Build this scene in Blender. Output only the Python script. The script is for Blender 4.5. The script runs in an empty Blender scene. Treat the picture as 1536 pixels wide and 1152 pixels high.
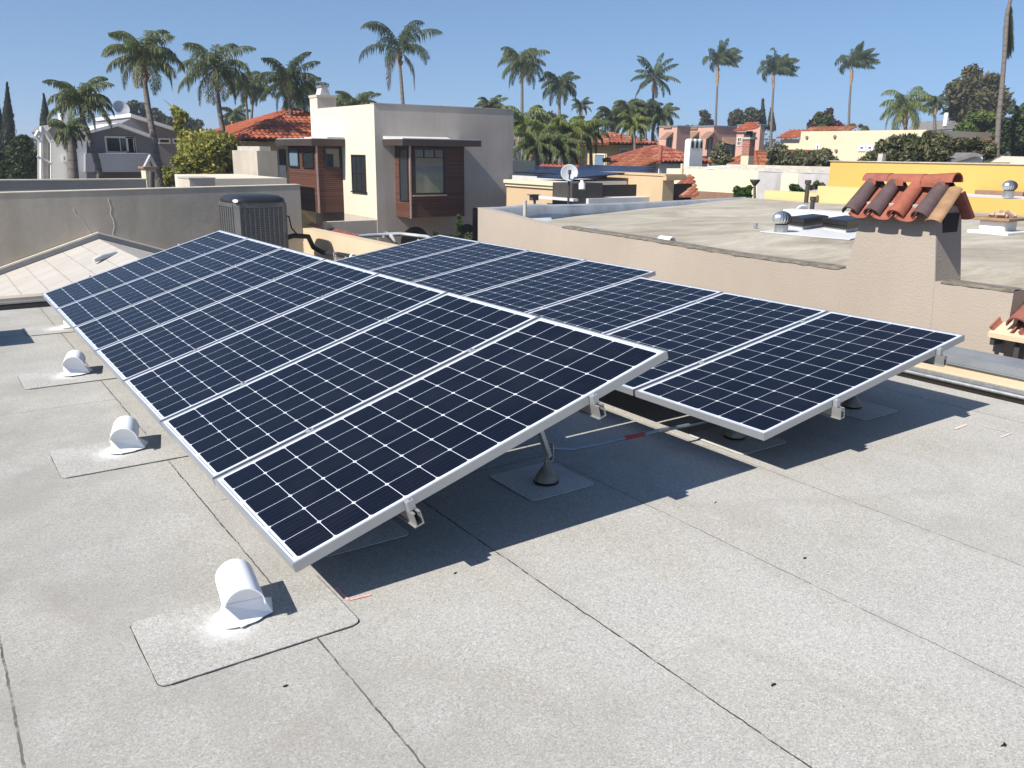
import bpy, math, random
import mathutils
from mathutils import Vector, Matrix, noise as mnoise
V = Vector
D = bpy.data
scn = bpy.context.scene
COL = scn.collection
R = math.radians
# ------------------------------------------------------------------ camera model (X across the arrays, Y along them)
FPX, AZ, PIT, ROL, H = 1269.98, R(34.8886), R(15.3539), R(0.6883), 1.6919
def _g(x, y, z):
    return V((x*math.cos(AZ)+y*math.sin(AZ), -x*math.sin(AZ)+y*math.cos(AZ), z))
FW = _g(0, math.cos(PIT), -math.sin(PIT))
_r0 = V((1, 0, 0)); _u0 = V((0, math.sin(PIT), math.cos(PIT)))
_rt = math.cos(ROL)*_r0 + math.sin(ROL)*_u0
_up = -math.sin(ROL)*_r0 + math.cos(ROL)*_u0
RT, UP = _g(*_rt), _g(*_up)
CAM = V((0, 0, H))
def ray(x, y): return FW + RT*((x-768)/FPX) - UP*((y-576)/FPX)
def onz(x, y, z=0.0):
    r = ray(x, y); return CAM + r*((z-H)/r.z)
def onx(x, y, X):
    r = ray(x, y); return CAM + r*(X/r.x)
def ony(x, y, Y):
    r = ray(x, y); return CAM + r*(Y/r.y)
def at(x, y, d): return CAM + ray(x, y)*d
GZ = -6.5
SUN = V((0.731, 0.07, -0.678)).normalized()
# ------------------------------------------------------------------ node helpers
class NT:
    def __init__(s, name):
        s.m = D.materials.new(name); s.m.use_nodes = True
        s.t = s.m.node_tree; s.n = s.t.nodes; s.l = s.t.links
        s.b = s.n['Principled BSDF']; s.out = s.n['Material Output']
        s._o = None
    def obj(s):
        if not s._o:
            s._o = s.n.new('ShaderNodeTexCoord')
        return s._o.outputs['Object']
    def pos(s):
        g = s.n.new('ShaderNodeNewGeometry'); return g.outputs['Position']
    def island(s):
        g = s.n.new('ShaderNodeNewGeometry'); return g.outputs['Random Per Island']
    def objrand(s):
        g = s.n.new('ShaderNodeObjectInfo'); return g.outputs['Random']
    def M(s, op, *a, clamp=False):
        n = s.n.new('ShaderNodeMath'); n.operation = op; n.use_clamp = clamp
        for i, x in enumerate(a):
            if isinstance(x, (int, float)): n.inputs[i].default_value = x
            else: s.l.new(x, n.inputs[i])
        return n.outputs[0]
    def xyz(s, v):
        n = s.n.new('ShaderNodeSeparateXYZ'); s.l.new(v, n.inputs[0]); return n.outputs
    def scale(s, v, sc):
        n = s.n.new('ShaderNodeMapping'); s.l.new(v, n.inputs[0]); n.inputs['Scale'].default_value = sc; return n.outputs[0]
    def noise(s, v, sc, det=3, rough=.55, dist=0):
        n = s.n.new('ShaderNodeTexNoise'); s.l.new(v, n.inputs['Vector'])
        n.inputs['Scale'].default_value = sc; n.inputs['Detail'].default_value = det
        n.inputs['Roughness'].default_value = rough; n.inputs['Distortion'].default_value = dist
        return n.outputs[0]
    def vor(s, v, sc, feat='F1'):
        n = s.n.new('ShaderNodeTexVoronoi'); s.l.new(v, n.inputs['Vector']); n.inputs['Scale'].default_value = sc
        n.feature = feat; return n.outputs
    def grains(s, v, sc):
        n = s.n.new('ShaderNodeTexVoronoi'); s.l.new(v, n.inputs['Vector']); n.inputs['Scale'].default_value = sc
        x = s.n.new('ShaderNodeSeparateXYZ'); s.l.new(n.outputs['Color'], x.inputs[0]); return x.outputs[0]
    def ramp(s, f, stops):
        n = s.n.new('ShaderNodeValToRGB'); s.l.new(f, n.inputs[0]); e = n.color_ramp.elements
        while len(e) < len(stops): e.new(0.5)
        for i, (p, c) in enumerate(stops):
            e[i].position = p
            e[i].color = (c, c, c, 1) if isinstance(c, (int, float)) else (*c, 1)
        return n.outputs[0]
    def mix(s, f, a, b, mode='MIX'):
        n = s.n.new('ShaderNodeMix'); n.data_type = 'RGBA'; n.blend_type = mode
        for i, x in ((0, f), (6, a), (7, b)):
            if isinstance(x, (int, float)):
                n.inputs[i].default_value = x if i == 0 else (x, x, x, 1)
            elif isinstance(x, tuple): n.inputs[i].default_value = (*x, 1)
            else: s.l.new(x, n.inputs[i])
        return n.outputs[2]
    def bump(s, h, strength=.3, dist=.01):
        n = s.n.new('ShaderNodeBump'); n.inputs['Strength'].default_value = strength; n.inputs['Distance'].default_value = dist
        s.l.new(h, n.inputs['Height']); s.l.new(n.outputs[0], s.b.inputs['Normal']); return n
    def set(s, **k):
        names = dict(col='Base Color', rough='Roughness', metal='Metallic', spec='Specular IOR Level', coat='Coat Weight', coatr='Coat Roughness')
        for a, v in k.items():
            i = s.b.inputs[names[a]]
            if isinstance(v, (int, float)): i.default_value = v
            elif isinstance(v, tuple): i.default_value = (*v, 1)
            else: s.l.new(v, i)
        return s.m
def plain(name, c, rough=.6, metal=0, var=.12, sc=6, bump=0, bs=40, spec=.4):
    t = NT(name)
    f = t.noise(t.pos(), sc, 4, .6)
    a = tuple(max(0, x*(1-var)) for x in c); b = tuple(min(1, x*(1+var)) for x in c)
    t.set(col=t.mix(t.ramp(f, [(.3, 0.), (.7, 1.)]), a, b), rough=rough, metal=metal, spec=spec)
    if bump: t.bump(t.noise(t.pos(), bs, 3, .6), bump, .01)
    return t.m
def stucco(name, c, var=.1, bump=.5, bs=45, streak=.12, dirt=(.55, .5, .45), sc=.7):
    t = NT(name); p = t.pos()
    f = t.noise(p, sc, 5, .6)
    f2 = t.noise(t.scale(p, (1.2, 1.2, .16)), 1.6, 5, .65)
    a = tuple(x*(1-var) for x in c); b = tuple(min(1, x*(1+var)) for x in c)
    col = t.mix(t.ramp(f, [(.3, 0.), (.7, 1.)]), a, b)
    col = t.mix(t.M('MULTIPLY', t.ramp(f2, [(.5, 0.), (.75, 1.)]), streak*2), col, tuple(x*y for x, y in zip(c, dirt)))
    t.set(col=col, rough=.9, spec=.15)
    t.bump(t.noise(p, bs, 3, .65), bump, .012)
    return t.m
def leafmat(name, c1, c2, c3=None, trans=.3):
    t = NT(name)
    col = t.ramp(t.island(), [(0., c1), (.6, c2), (1., c3 or c2)])
    t.set(col=col, rough=.5, spec=.3)
    tr = t.n.new('ShaderNodeBsdfTranslucent'); t.l.new(col, tr.inputs[0])
    mx = t.n.new('ShaderNodeMixShader'); mx.inputs[0].default_value = trans
    t.l.new(t.b.outputs[0], mx.inputs[1]); t.l.new(tr.outputs[0], mx.inputs[2]); t.l.new(mx.outputs[0], t.out.inputs[0])
    return t.m
# ------------------------------------------------------------------ materials
MT = {}
def roofmat():
    t = NT('granulated_roof_membrane'); p = t.obj(); x, y, z = t.xyz(p)
    wob = t.M('MULTIPLY', t.M('SUBTRACT', t.noise(p, 7, 4, .7), .5), .022)
    xw = t.M('ADD', x, wob); yw = t.M('ADD', y, wob)
    gran = t.grains(p, 185); gran2 = t.grains(p, 260)
    big = t.noise(p, .9, 5, .6); mid = t.noise(t.scale(p, (1, .35, 1)), 3.2, 4, .6)
    col = t.mix(t.ramp(big, [(.32, 0.), (.68, 1.)]), (.355, .335, .293), (.435, .413, .370))
    col = t.mix(t.ramp(mid, [(.35, 0.), (.62, .5)]), col, (.43, .42, .40))
    col = t.mix(t.ramp(gran, [(.0, .50), (.30, 0.)]), col, (.17, .165, .155))
    col = t.mix(t.ramp(gran, [(.68, 0.), (1., .46)]), col, (.66, .65, .62))
    col = t.mix(t.ramp(gran2, [(.10, .4), (.25, 0.)]), col, (.2, .19, .18))
    # seams of the rolled sheets, drawn where the edges lie
    def line(c, x0, hw): return t.M('LESS_THAN', t.M('ABSOLUTE', t.M('SUBTRACT', c, x0)), hw)
    brk = t.ramp(t.noise(t.scale(p, (2, 3, 1)), 6, 3), [(.36, .45), (.5, 1.)])
    seam = None
    for x0, hw, in ((.035, .0042), (.972, .0032), (1.885, .0032), (2.80, .0017), (3.70, .0019), (5.828, .003), (-.90, .003)):
        l = line(xw, x0, hw); seam = l if seam is None else t.M('MAXIMUM', seam, l)
    for y0, x0, x1 in ((4.03, .98, 1.9), (3.67, 1.9, 2.8), (8.9, .05, .97), (6.2, .035, .97), (7.75, -.9, .03), (9.55, .35, .74)):
        l = t.M('MULTIPLY', line(yw, y0, .0024), t.M('MULTIPLY', t.M('GREATER_THAN', x, x0), t.M('LESS_THAN', x, x1)))
        seam = t.M('MAXIMUM', seam, l)
    soft = None
    for x0 in (.035, .972, 1.885, 2.80, 3.70):
        d = t.M('ABSOLUTE', t.M('SUBTRACT', x, x0)); l = t.M('SUBTRACT', 1, t.M('DIVIDE', d, .075), clamp=True)
        soft = l if soft is None else t.M('MAXIMUM', soft, l)
    soft = t.M('MULTIPLY', soft, t.ramp(t.noise(p, 3.5, 4), [(.45, 0.), (.65, .35)]))
    col = t.mix(soft, col, (.27, .255, .23))
    col = t.mix(t.M('MULTIPLY', seam, brk), col, (.035, .032, .03))
    # scuffs, tar specks
    sp = t.noise(t.scale(p, (1, 1.6, 1)), 9, 6, .75)
    col = t.mix(t.ramp(sp, [(.705, 0.), (.72, .8)]), col, (.06, .055, .05))
    pond = t.ramp(t.noise(p, .55, 3, .5), [(.50, 0.), (.535, .30), (.56, .05), (.7, .12)])
    col = t.mix(pond, col, (.29, .27, .235))
    dirt = t.noise(p, 1.7, 4, .6)
    edge = t.M('MULTIPLY', t.M('SUBTRACT', 1.15, t.M('MULTIPLY', x, .55), clamp=True), t.ramp(dirt, [(.36, .12), (.62, .55)]))
    col = t.mix(edge, col, (.24, .225, .20))
    t.set(col=col, rough=.95, spec=.15)
    h = t.M('SUBTRACT', t.M('ADD', gran, t.M('MULTIPLY', mid, .3)), t.M('MULTIPLY', seam, 1.5))
    t.bump(h, .05, .002)
    return t.m
def patchmat(spray):
    t = NT('roof_patch_membrane' + ('_sprayed' if spray else '')); p = t.obj()
    gran = t.grains(p, 185); big = t.noise(p, 3, 4)
    col = t.mix(t.ramp(big, [(.35, 0.), (.65, 1.)]), (.33, .316, .286), (.40, .386, .356)) if spray else t.mix(t.ramp(big, [(.35, 0.), (.65, 1.)]), (.50, .48, .45), (.60, .58, .545))
    col = t.mix(t.ramp(gran, [(.0, .50), (.30, 0.)]), col, (.17, .165, .155))
    col = t.mix(t.ramp(gran, [(.68, 0.), (1., .46)]), col, (.64, .63, .60))
    if spray:
        x, y, z = t.xyz(p)
        r = t.M('SQRT', t.M('ADD', t.M('POWER', t.M('ADD', x, .05), 2), t.M('POWER', t.M('ADD', y, -.02), 2)))
        r = t.M('ADD', r, t.M('MULTIPLY', t.M('SUBTRACT', t.noise(p, 8, 4, .7), .5), .14))
        col = t.mix(t.ramp(r, [(.04, .6), (.14, 0.)]), col, (.74, .74, .73))
    t.set(col=col, rough=.95, spec=.15); t.bump(gran, .05, .002)
    return t.m
def cellmat():
    t = NT('monocrystalline_cells_under_glass'); x, y, z = t.xyz(t.obj())
    P = .1575; mx = (1.956-12*P)/2; my = (1.0-6*P)/2
    u = t.M('DIVIDE', t.M('SUBTRACT', x, mx), P); v = t.M('DIVIDE', t.M('SUBTRACT', y, my), P)
    a = t.M('MULTIPLY', t.M('ABSOLUTE', t.M('SUBTRACT', t.M('FRACT', u), .5)), P)
    bs = t.M('MULTIPLY', t.M('SUBTRACT', t.M('FRACT', v), .5), P); b = t.M('ABSOLUTE', bs)
    w = t.M('MAXIMUM', t.M('GREATER_THAN', a, .0774), t.M('GREATER_THAN', b, .0775))
    w = t.M('MAXIMUM', w, t.M('GREATER_THAN', t.M('ADD', a, b), .1458))
    for c, lo, hi in ((u, 0, 12), (v, 0, 6)):
        w = t.M('MAXIMUM', w, t.M('LESS_THAN', c, lo)); w = t.M('MAXIMUM', w, t.M('GREATER_THAN', c, hi))
    bb = t.M('MULTIPLY', t.M('ABSOLUTE', t.M('SUBTRACT', t.M('FRACT', t.M('DIVIDE', t.M('ADD', bs, .0775), .031)), .5)), .031)
    bus = t.M('LESS_THAN', bb, .0006)
    ci = t.M('ADD', t.M('MULTIPLY', t.M('FLOOR', u), 7.13), t.M('MULTIPLY', t.M('FLOOR', v), 3.7))
    wn = t.n.new('ShaderNodeTexWhiteNoise'); wn.noise_dimensions = '1D'; t.l.new(t.M('ADD', ci, t.objrand()), wn.inputs['W'])
    cell = t.mix(wn.outputs[0], (.0013, .0015, .0045), (.0020, .0024, .0070))
    cell = t.mix(t.M('MULTIPLY', bus, .5), cell, (.10, .11, .14))
    cell = t.mix(t.M('MULTIPLY', t.objrand(), .35), cell, (.0030, .0036, .010))
    dust = t.ramp(t.noise(t.scale(t.pos(), (1, 1, 1)), 2.3, 6, .7), [(.45, 0.), (.75, .022)])
    cell = t.mix(dust, cell, (.30, .28, .25))
    rib = t.M('MAXIMUM', t.M('LESS_THAN', t.M('ABSOLUTE', t.M('SUBTRACT', x, .0215)), .0016), t.M('LESS_THAN', t.M('ABSOLUTE', t.M('SUBTRACT', x, 1.9345)), .0016))
    rib = t.M('MULTIPLY', rib, t.M('LESS_THAN', t.M('ABSOLUTE', t.M('SUBTRACT', t.M('FRACT', t.M('MULTIPLY', v, .5)), .5)), .44))
    white = t.mix(rib, (.60, .62, .66), (.10, .11, .13))
    t.b.inputs['Coat Tint'].default_value = (.80, .86, 1, 1)
    t.set(col=t.mix(w, cell, white), rough=.4, spec=.10, coat=.30, coatr=.035)
    return t.m
def striproof():
    t = NT('weathered_roof_coating'); p = t.pos()
    f = t.noise(t.scale(p, (.45, 1.0, 1)), .9, 8, .7, 1.2); g = t.noise(t.scale(p, (.7, 2.2, 1)), 1.7, 7, .75, .3)
    h = t.noise(p, .35, 3)
    col = t.ramp(f, [(.3, (.23, .195, .145)), (.47, (.345, .305, .24)), (.62, (.45, .41, .335))])
    col = t.mix(t.ramp(g, [(.52, 0.), (.72, .55)]), col, (.52, .505, .46))
    col = t.mix(t.ramp(h, [(.45, 0.), (.7, .5)]), col, (.27, .24, .185))
    col = t.mix(t.ramp(t.noise(p, 14, 3), [(.35, .3), (.45, 0.)]), col, (.25, .23, .2))
    t.set(col=col, rough=.9, spec=.2); crk = t.vor(t.scale(p, (1, .6, 1)), .55, 'DISTANCE_TO_EDGE')[0]
    t.bump(t.noise(p, 18, 4), .3, .01); return t.m
def tilemat(name, a, b, c):
    t = NT(name)
    col = t.ramp(t.island(), [(0., a), (.5, b), (1., c)])
    col = t.mix(t.ramp(t.noise(t.pos(), 2.0, 4), [(.45, 0.), (.7, .35)]), col, tuple(x*.55 for x in b))
    t.set(col=col, rough=.85, spec=.2); return t.m
def woodslat():
    t = NT('red_brown_wood_slats'); x, y, z = t.xyz(t.pos())
    k = t.M('FRACT', t.M('MULTIPLY', z, 15.0)); idx = t.M('FLOOR', t.M('MULTIPLY', z, 15.0))
    wn = t.n.new('ShaderNodeTexWhiteNoise'); wn.noise_dimensions = '1D'; t.l.new(idx, wn.inputs['W'])
    col = t.mix(wn.outputs[0], (.095, .040, .026), (.145, .066, .044))
    gr = t.noise(t.scale(t.pos(), (3, 3, 30)), 2, 4)
    col = t.mix(t.ramp(gr, [(.4, 0.), (.7, .4)]), col, (.10, .028, .018))
    gap = t.M('LESS_THAN', k, .2)
    col = t.mix(gap, col, (.012, .007, .006)); t.set(col=col, rough=.6, spec=.3)
    t.bump(t.M('SUBTRACT', 1, gap), .8, .03); return t.m
def grillemat():
    t = NT('condenser_louvre_grey'); x, y, z = t.xyz(t.obj())
    k = t.M('FRACT', t.M('MULTIPLY', z, 32.0)); gap = t.M('LESS_THAN', k, .55)
    t.set(col=t.mix(gap, (.13, .13, .126), (.045, .046, .05)), rough=.5); t.bump(t.M('SUBTRACT', 1, gap), .6, .02); return t.m
def shinglemat():
    t = NT('pale_shingle_roof'); p = t.obj()
    n = t.n.new('ShaderNodeTexBrick'); t.l.new(p, n.inputs['Vector'])
    m = t.n.new('ShaderNodeMapping'); t.l.new(p, m.inputs[0]); m.inputs['Rotation'].default_value = (0, 0, R(90)); t.l.new(m.outputs[0], n.inputs['Vector'])
    n.inputs['Scale'].default_value = 1; n.inputs['Brick Width'].default_value = .60; n.inputs['Row Height'].default_value = .30
    n.inputs['Mortar Size'].default_value = .012; n.inputs['Mortar Smooth'].default_value = .6
    n.inputs['Color1'].default_value = (.42, .39, .35, 1); n.inputs['Color2'].default_value = (.38, .352, .318, 1); n.inputs['Mortar'].default_value = (.26, .225, .195, 1)
    col = t.mix(t.ramp(t.noise(p, 3, 5), [(.4, 0.), (.7, .5)]), n.outputs[0], (.45, .415, .38))
    t.set(col=col, rough=.9, spec=.2); t.bump(t.noise(p, 60, 2), .2, .006); return t.m
def brickmat():
    t = NT('red_brick'); p = t.pos(); x, y, z = t.xyz(p)
    cx = t.n.new('ShaderNodeCombineXYZ'); t.l.new(t.M('ADD', x, y), cx.inputs[0]); t.l.new(z, cx.inputs[1])
    n = t.n.new('ShaderNodeTexBrick'); t.l.new(cx.outputs[0], n.inputs['Vector']); n.inputs['Scale'].default_value = 1
    n.inputs['Brick Width'].default_value = .3; n.inputs['Row Height'].default_value = .11; n.inputs['Mortar Size'].default_value = .012
    n.inputs['Color1'].default_value = (.33, .12, .075, 1); n.inputs['Color2'].default_value = (.26, .085, .055, 1); n.inputs['Mortar'].default_value = (.3, .22, .18, 1)
    t.set(col=n.outputs[0], rough=.9); return t.m
def barkmat():
    t = NT('palm_trunk_bark'); p = t.pos(); x, y, z = t.xyz(p)
    k = t.M('FRACT', t.M('ADD', t.M('MULTIPLY', z, 3.2), t.M('MULTIPLY', t.noise(p, 2, 3), .6)))
    col = t.mix(t.ramp(k, [(.0, 0.), (.25, 1.)]), (.05, .042, .036), (.135, .115, .098))
    col = t.mix(t.ramp(t.noise(p, 5, 4), [(.4, 0.), (.7, .6)]), col, (.17, .145, .125))
    t.set(col=col, rough=.95); t.bump(k, .5, .05); return t.m
M = dict(
    roof=roofmat(), patch=patchmat(False), spray=patchmat(True), cell=cellmat(), nroof=striproof(),
    alu=plain('satin_aluminium', (.42, .43, .44), .38, .55, .05, 3), alud=plain('mill_aluminium_rail', (.38, .38, .37), .4, .6, .08, 8),
    back=plain('white_backsheet', (.25, .25, .26), .6), galv=plain('galvanised_steel', (.36, .37, .38), .45, .7, .2, 25),
    tar=plain('black_tar_sealant', (.012, .011, .010), .5, 0, .3, 40), lead=plain('lead_cone_flashing', (.24, .22, .185), .5, .4, .3, 20),
    white=plain('white_spray_paint', (.86, .86, .87), .5, 0, .02, 4), whitew=plain('white_wall_paint', (.74, .72, .67), .85, 0, .04, 2),
    wallpaint=plain('white_house_paint', (.70, .68, .64), .8, 0, .04, .8), conduit=plain('grey_conduit_paint', (.24, .29, .35), .4, .5, .1, 10),
    red=plain('red_label_tape', (.42, .035, .04), .5), chalk=plain('pink_chalk', (.72, .36, .32), .95, 0, .2, 50), pale=plain('pale_chalk', (.62, .5, .47), .95),
    yellowp=stucco('cream_parapet_stucco', (.52, .415, .285), .05, .25, 60, .05), gcap=plain('grey_metal_cap', (.27, .285, .30), .45, .35, .12, 5),
    w1=stucco('grey_brown_trowelled_stucco', (.40, .355, .295), .12, .25, 9, .25, (.75, .7, .62), .9), w1top=plain('pale_wall_cap', (.52, .46, .38), .9),
    pink=stucco('pinkish_beige_stucco', (.355, .302, .25), .07, .45, 60, .04), tarEdge=plain('dark_roof_edge', (.16, .14, .11), .9, 0, .4, 12),
    mid=stucco('smooth_taupe_stucco', (.47, .41, .35), .14, .3, 8, .2, (.7, .66, .62), .5), crm=stucco('pale_beige_stucco', (.60, .54, .43), .03, .2, 30, .04),  # crm doubles as the sunlit copy of mid on the modern house
    fascia=plain('dark_bronze_fascia', (.060, .042, .036), .45, .2, .1, 5), memb=plain('white_membrane', (.52, .52, .51), .7, 0, .08, 3),
    wood=woodslat(), blackf=plain('black_window_frame', (.018, .016, .015), .4), trim=plain('pinkish_metal_trim', (.42, .32, .29), .4, .5),
    glassd=None, silver=plain('silver_coated_membrane', (.37, .39, .41), .6, .2, .22, 1.8, .5, 3), shing=shinglemat(), brick=brickmat(),
    grille=grillemat(), acg=plain('grey_painted_metal', (.115, .115, .11), .5, .2), acb=plain('black_plastic_lid', (.022, .022, .024), .35), hose=plain('black_pipe_insulation', (.015, .015, .015), .7),
    badge=plain('pale_oval_badge', (.6, .52, .6), .4), barkp=barkmat(), bark=plain('tree_bark', (.10, .075, .055), .95, 0, .3, 12, .5),
    tan=plain('dry_husk', (.26, .17, .10), .9, 0, .3, 6), yel=stucco('bright_yellow_stucco', (.50, .335, .10), .03, .15, 40, .04), yelp=stucco('pale_yellow_stucco', (.58, .44, .21), .03, .15, 40, .03),
    cream=stucco('cream_stucco', (.60, .51, .36), .03, .15, 30, .04), creamp=stucco('pale_yellow_lot_wall', (.64, .59, .42), .03, .15, 30, .04), peach=stucco('peach_stucco', (.48, .35, .215), .04, .15, 30, .05),
    rose=stucco('rose_pink_stucco', (.49, .30, .235), .03, .15, 30, .04), gold=stucco('golden_stucco', (.50, .36, .16), .04, .15, 30, .05), greyh=stucco('slate_grey_siding', (.21, .205, .225), .08, .3, 10, .08),
    greyl=stucco('mid_grey_stucco', (.36, .355, .37), .08, .4, 8, .1), greys=plain('grey_wall_shingle', (.23, .215, .195), .9, 0, .2, 3), asph=plain('grey_asphalt_shingle', (.17, .16, .15), .9, 0, .2, 3),
    graywall=stucco('rough_grey_plaster', (.42, .40, .40), .18, .9, 5, .3), dark=plain('painted_opening_shade', (.02, .018, .016), .8), post=plain('dark_bronze_post', (.05, .045, .04), .5),  # dark: shade of openings put into one near-black colour
    brs=plain('brown_awning', (.22, .13, .085), .8), concrete=plain('concrete_cap', (.40, .37, .33), .9, 0, .15, 5), metal=plain('spun_aluminium', (.62, .63, .64), .28, .9, .1, 10), dish=plain('pale_dish_paint', (.36, .38, .40), .5, 0, .06, 4),
    skyg=None, green=plain('garden_ground', (.055, .06, .035), .95, 0, .4, .05), street=plain('asphalt_street', (.05, .05, .05), .95, 0, .2, .5), lawn=plain('dry_ground', (.12, .10, .07), .95, 0, .3, .1),
    cracks=plain('pale_crack_filler', (.62, .56, .46), .9), panblue=None,
)
t = NT('dark_window_glass'); t.set(col=(.02, .026, .03), rough=.06, spec=.8); M['glassd'] = t.m
t = NT('curtained_window_glass'); x, y, z = t.xyz(t.pos())
cc = t.ramp(t.M('MULTIPLY', t.M('ADD', z, t.M('MULTIPLY', t.noise(t.pos(), 3, 2), .25)), .6), [(.0, (.26, .27, .17)), (.56, (.19, .21, .16)), (.74, (.10, .13, .14)), (.95, (.05, .065, .07))])
t.set(col=cc, rough=.25, spec=.6, coat=.5, coatr=.05); M['curtain'] = t.m
t = NT('blue_window_glass'); t.set(col=(.14, .21, .27), rough=.08, spec=.8); M['blueg'] = t.m
t = NT('navy_skylight_glass'); t.set(col=(.014, .022, .04), rough=.45, spec=.3); M['skyg'] = t.m
t = NT('far_panel_cells'); x, y, z = t.xyz(t.obj()); g = t.M('LESS_THAN', t.M('FRACT', t.M('MULTIPLY', x, 1.0)), .035)
t.set(col=t.mix(g, (.012, .018, .055), (.006, .006, .008)), rough=.4, spec=.2, coat=.25, coatr=.2); M['panblue'] = t.m
M['terra'] = tilemat('orange_terracotta_tile', (.34, .092, .045), (.28, .075, .036), (.37, .125, .07))
M['terrab'] = tilemat('brown_red_terracotta_tile', (.22, .065, .04), (.27, .080, .048), (.38, .19, .12))
M['terrao'] = tilemat('weathered_orange_tile', (.30, .095, .045), (.24, .08, .04), (.34, .15, .08))
for k, a in dict(clay1=(.27, .085, .052), clay2=(.085, .055, .055), clay3=(.24, .082, .06), clay4=(.27, .16, .085), mortar=(.38, .28, .21)).items():
    M[k] = plain('clay_tile_'+{'clay1': 'orange', 'clay2': 'purple_brown', 'clay3': 'red', 'clay4': 'tan', 'mortar': 'bed_mortar'}[k], a, .8, 0, .22, 9, .4, 120)
M['palm'] = leafmat('queen_palm_leaflets', (.075, .11, .035), (.125, .16, .058), (.23, .23, .11), .45)
M['palmd'] = leafmat('dark_palm_leaflets', (.04, .065, .022), (.07, .095, .034), (.12, .13, .055), .45)
M['palmg'] = leafmat('bright_palm_leaflets', (.09, .13, .03), (.16, .20, .05), (.30, .30, .10), .4)
M['palmf'] = leafmat('far_palm_leaflets', (.065, .10, .05), (.10, .14, .07), (.15, .17, .095), .45)
M['dryf'] = leafmat('dry_palm_leaflets', (.20, .15, .09), (.28, .22, .13), (.33, .27, .17))
M['cyp'] = leafmat('cypress_leaves', (.012, .018, .010), (.022, .03, .015), (.035, .04, .02), .1)
M['bush'] = leafmat('dense_bush_leaves', (.02, .035, .010), (.045, .065, .018), (.075, .095, .03))
M['bamb'] = leafmat('yellow_green_leaves', (.13, .15, .02), (.28, .27, .045), (.46, .42, .12), .35)
M['magn'] = leafmat('magnolia_leaves', (.035, .05, .018), (.08, .09, .035), (.20, .16, .09), .2)
M['oak'] = leafmat('olive_brown_leaves', (.06, .062, .028), (.105, .095, .042), (.17, .14, .065))
M['olive'] = leafmat('dark_olive_leaves', (.035, .042, .02), (.06, .065, .03), (.09, .09, .045), .2)
M['hedge'] = leafmat('glossy_green_leaves', (.03, .06, .012), (.06, .11, .02), (.09, .15, .035))
M['lime'] = leafmat('mid_green_leaves', (.06, .10, .02), (.11, .15, .035), (.17, .20, .055))
M['plum'] = leafmat('plum_red_leaves', (.045, .018, .022), (.08, .03, .035), (.11, .05, .045), .2)
M['dusty'] = leafmat('dusty_shrub_leaves', (.08, .085, .045), (.14, .14, .07), (.22, .20, .11))
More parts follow.
